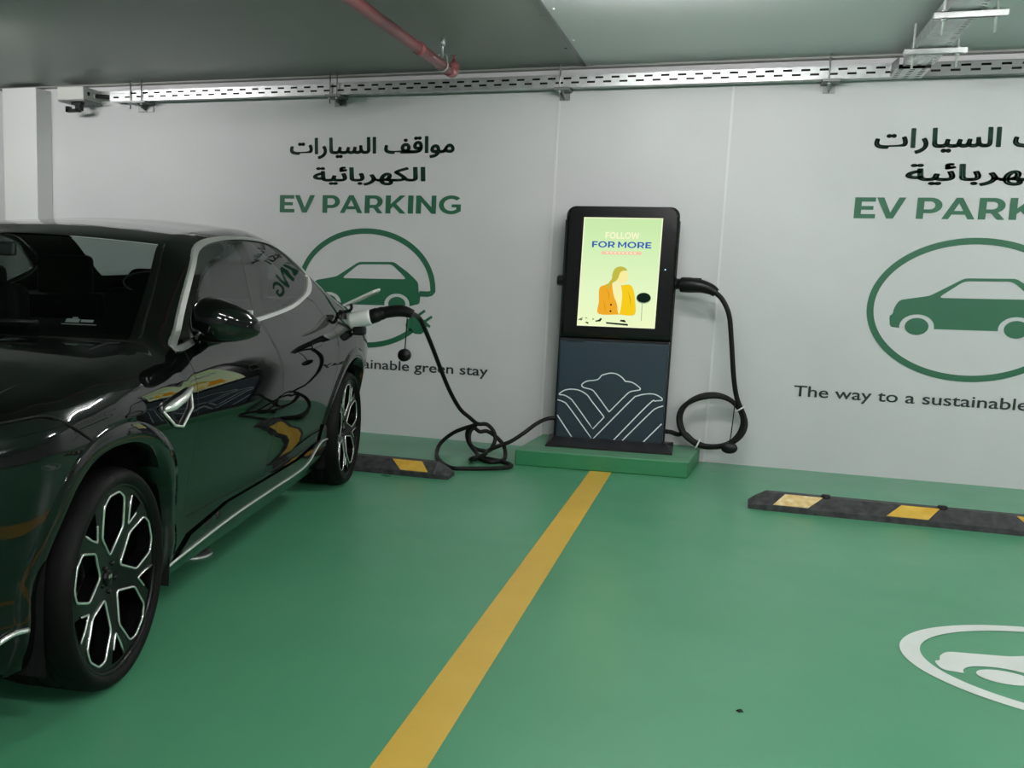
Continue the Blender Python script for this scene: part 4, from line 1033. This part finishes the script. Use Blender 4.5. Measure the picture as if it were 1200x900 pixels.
# underbody, cabin
MB().box(-.66, .66, -.90, 3.85, .19, .24).build('underbody', M['interior'], CARO)
cab_ = MB().box(-.86, .86, .62, 2.75, .86, .925)
for vv in (0,): pass
cab_.rbox(-.84, .84, .50, .86, .88, .955, .03).rbox(-.80, .80, 2.62, 3.25, .90, 1.045, .02)
cabin = cab_.build('cabin', M['interior'], CARO)
for x_ in (-.45, .45):
    s_ = MB().rbox(x_-.25, x_+.25, 1.52, 1.66, .90, 1.13, .05); s_.rbox(x_-.14, x_+.14, 1.55, 1.65, 1.10, 1.215, .04)
    so = s_.build('front_seat', M['seat'], CARO)
    MB().tube([(x_+.145*math.cos(a), 1.545, 1.155+.05*math.sin(a)) for a in [2*math.pi*i/24 for i in range(24)]], .004, 6, closed=True).build('seat_piping', M['piping'], so)
for x_ in (-.5, 0, .5):
    s_ = MB().rbox(x_-.24, x_+.24, 2.46, 2.58, .90, 1.07, .04); s_.rbox(x_-.16, x_+.16, 2.48, 2.56, 1.05, 1.27 if x_ else 1.12, .03)
    s_.build('rear_seat', M['seat'], CARO)
ring_ = [(-.45+.19*math.cos(a), .95+.06*math.sin(a), 1.0+.14*math.sin(a)) for a in [2*math.pi*i/30 for i in range(30)]]
MB().tube(ring_, .018, 8, closed=True).build('steering_wheel', M['interior'], CARO)
MB().rbox(-.20, .04, 1.10, 1.13, 1.255, 1.310, .012).tube([(-.08, 1.10, 1.29), (-.08, 1.06, 1.34)], .012, 8).build('interior_mirror', M['steel_dark'], CARO)

# wheels
def hole_loops():
    big = []; small = []
    R_ = .268
    for k in range(5):
        a0 = math.radians(90+72*k+2)
        # six-sided window: narrow at the hub, wide in the middle, flat towards the rim
        pts = [(.27, -.05), (.27, .05), (.55, .265), (.88, .23), (.945, .0), (.88, -.23), (.55, -.265)]
        pts = [(.25, 0), (.52, .255), (.86, .245), (.95, .12), (.95, -.12), (.86, -.245), (.52, -.255)]
        P = []
        for r_q, t_q in pts: P.append((R_*(r_q*math.cos(a0)-t_q*math.sin(a0)), R_*(r_q*math.sin(a0)+t_q*math.cos(a0))))
        big.append(round_poly(P, .012, 3))
        a1 = a0+math.radians(36)
        pts = [(.63, 0), (.78, .085), (.945, .15), (.958, 0), (.945, -.15), (.78, -.085)]
        P = [(R_*(r_q*math.cos(a1)-t_q*math.sin(a1)), R_*(r_q*math.sin(a1)+t_q*math.cos(a1))) for r_q, t_q in pts]
        small.append(round_poly(P, .006, 3))
    return big, small
BIG, SMALL = hole_loops()
def dish(y, z):
    r = math.hypot(y, z)/.268
    return -.012-.030*(1-min(1, r))**1.5
def build_wheel(c, sx, first=[]):
    circ = ellipse(0, 0, .269, .269, 72)
    grid = [(.02*i, .02*j) for i in range(-14, 15) for j in range(-14, 15) if math.hypot(i, j)*.02 < .258]
    hol = BIG+SMALL
    grid = [p for p in grid if not any(inpoly(p[0], p[1], h) for h in hol) and min(math.hypot(p[0]-q[0], p[1]-q[1]) for h in hol for q in h) > .008]
    v2, f2 = fill([circ]+hol, grid)
    v = [(dish(a, b), a, b) for a, b in v2]; f = [q for q in f2]
    mb = MB(); mb.add(v, f, False)
    for h in hol:      # window walls
        n = len(h); vv = [(dish(a, b), a, b) for a, b in h]+[(dish(a, b)-.045, a*.98, b*.98) for a, b in h]
        mb.add(vv, [(i, i+n, (i+1) % n+n, (i+1) % n) for i in range(n)])
    mb.lathe([(.284, -.012), (.281, -.004), (.272, -.004), (.268, -.014), (.262, -.05), (.250, -.10), (.246, -.26), (.27, -.27)], 72, (0, 0, 0), 'x')
    W = mb.build('wheel', M['rim'], CARO)
    W.location = ((HW-.002)*sx, c, ZR); W.scale = (1, 1, 1)
    if sx < 0: W.rotation_euler = (0, 0, math.pi)
    cut = MB()
    for h in BIG: cut.tube([(dish(a, b)+.0015, a, b) for a, b in h], .0042, 6, closed=True, flat=None)
    for h in SMALL:
        k = len(h); sel = h[k//6*5:]+h[:k//6*2+1]
        cut.tube([(dish(a, b)+.0015, a, b) for a, b in sel], .0038, 6)
    cut.build('machined_edge', M['rim_cut'], W)
    MB().lathe([(0, -.030), (.020, -.030), (.026, -.034), (.026, -.05)], 24, (0, 0, 0), 'x').build('hub_cap', M['rim'], W)
    hb = MB()
    for k in range(2): hb.box(-.0305, -.0285, -.010+.011*k, -.002+.011*k, .0, .010)
    hb.build('hub_badge', M['rim_cut'], W)
    for k in range(5): a = math.radians(90+72*k+38); MB().lathe([(0, -.030), (.007, -.030), (.007, -.045)], 6, (0, .043*math.cos(a), .043*math.sin(a)), 'x').build('wheel_nut', M['rim'], W)
    MB().lathe([(.06, -.16), (.06, -.13), (.185, -.13), (.185, -.16), (.06, -.16)], 48, (0, 0, 0), 'x').build('brake_disc', M['disc'], W)
    MB().rbox(-.17, -.10, .10, .19, -.07, .07, .015).build('brake_caliper', M['steel_dark'], W)
    MB().lathe([(0, -.2), (.22, -.2)], 40, (0, 0, 0), 'x').build('backing_plate', M['interior'], W)
    tp = [(.276, -.008), (.284, .002), (.296, .008), (.308, .004), (.318, -.008), (.325, -.030), (.3275, -.055)]
    for g in (-.085, -.14, -.195): tp += [(.3275, g+.006), (.320, g+.004), (.320, g-.004), (.3275, g-.006)]
    tp += [(.3275, -.235), (.322, -.278), (.300, -.296), (.272, -.285)]
    MB().lathe(tp, 96, (0, 0, 0), 'x').build('tyre', M['tyre'], W)
    return W
for c in (0, WB):
    for sx in (1, -1): build_wheel(c, sx)
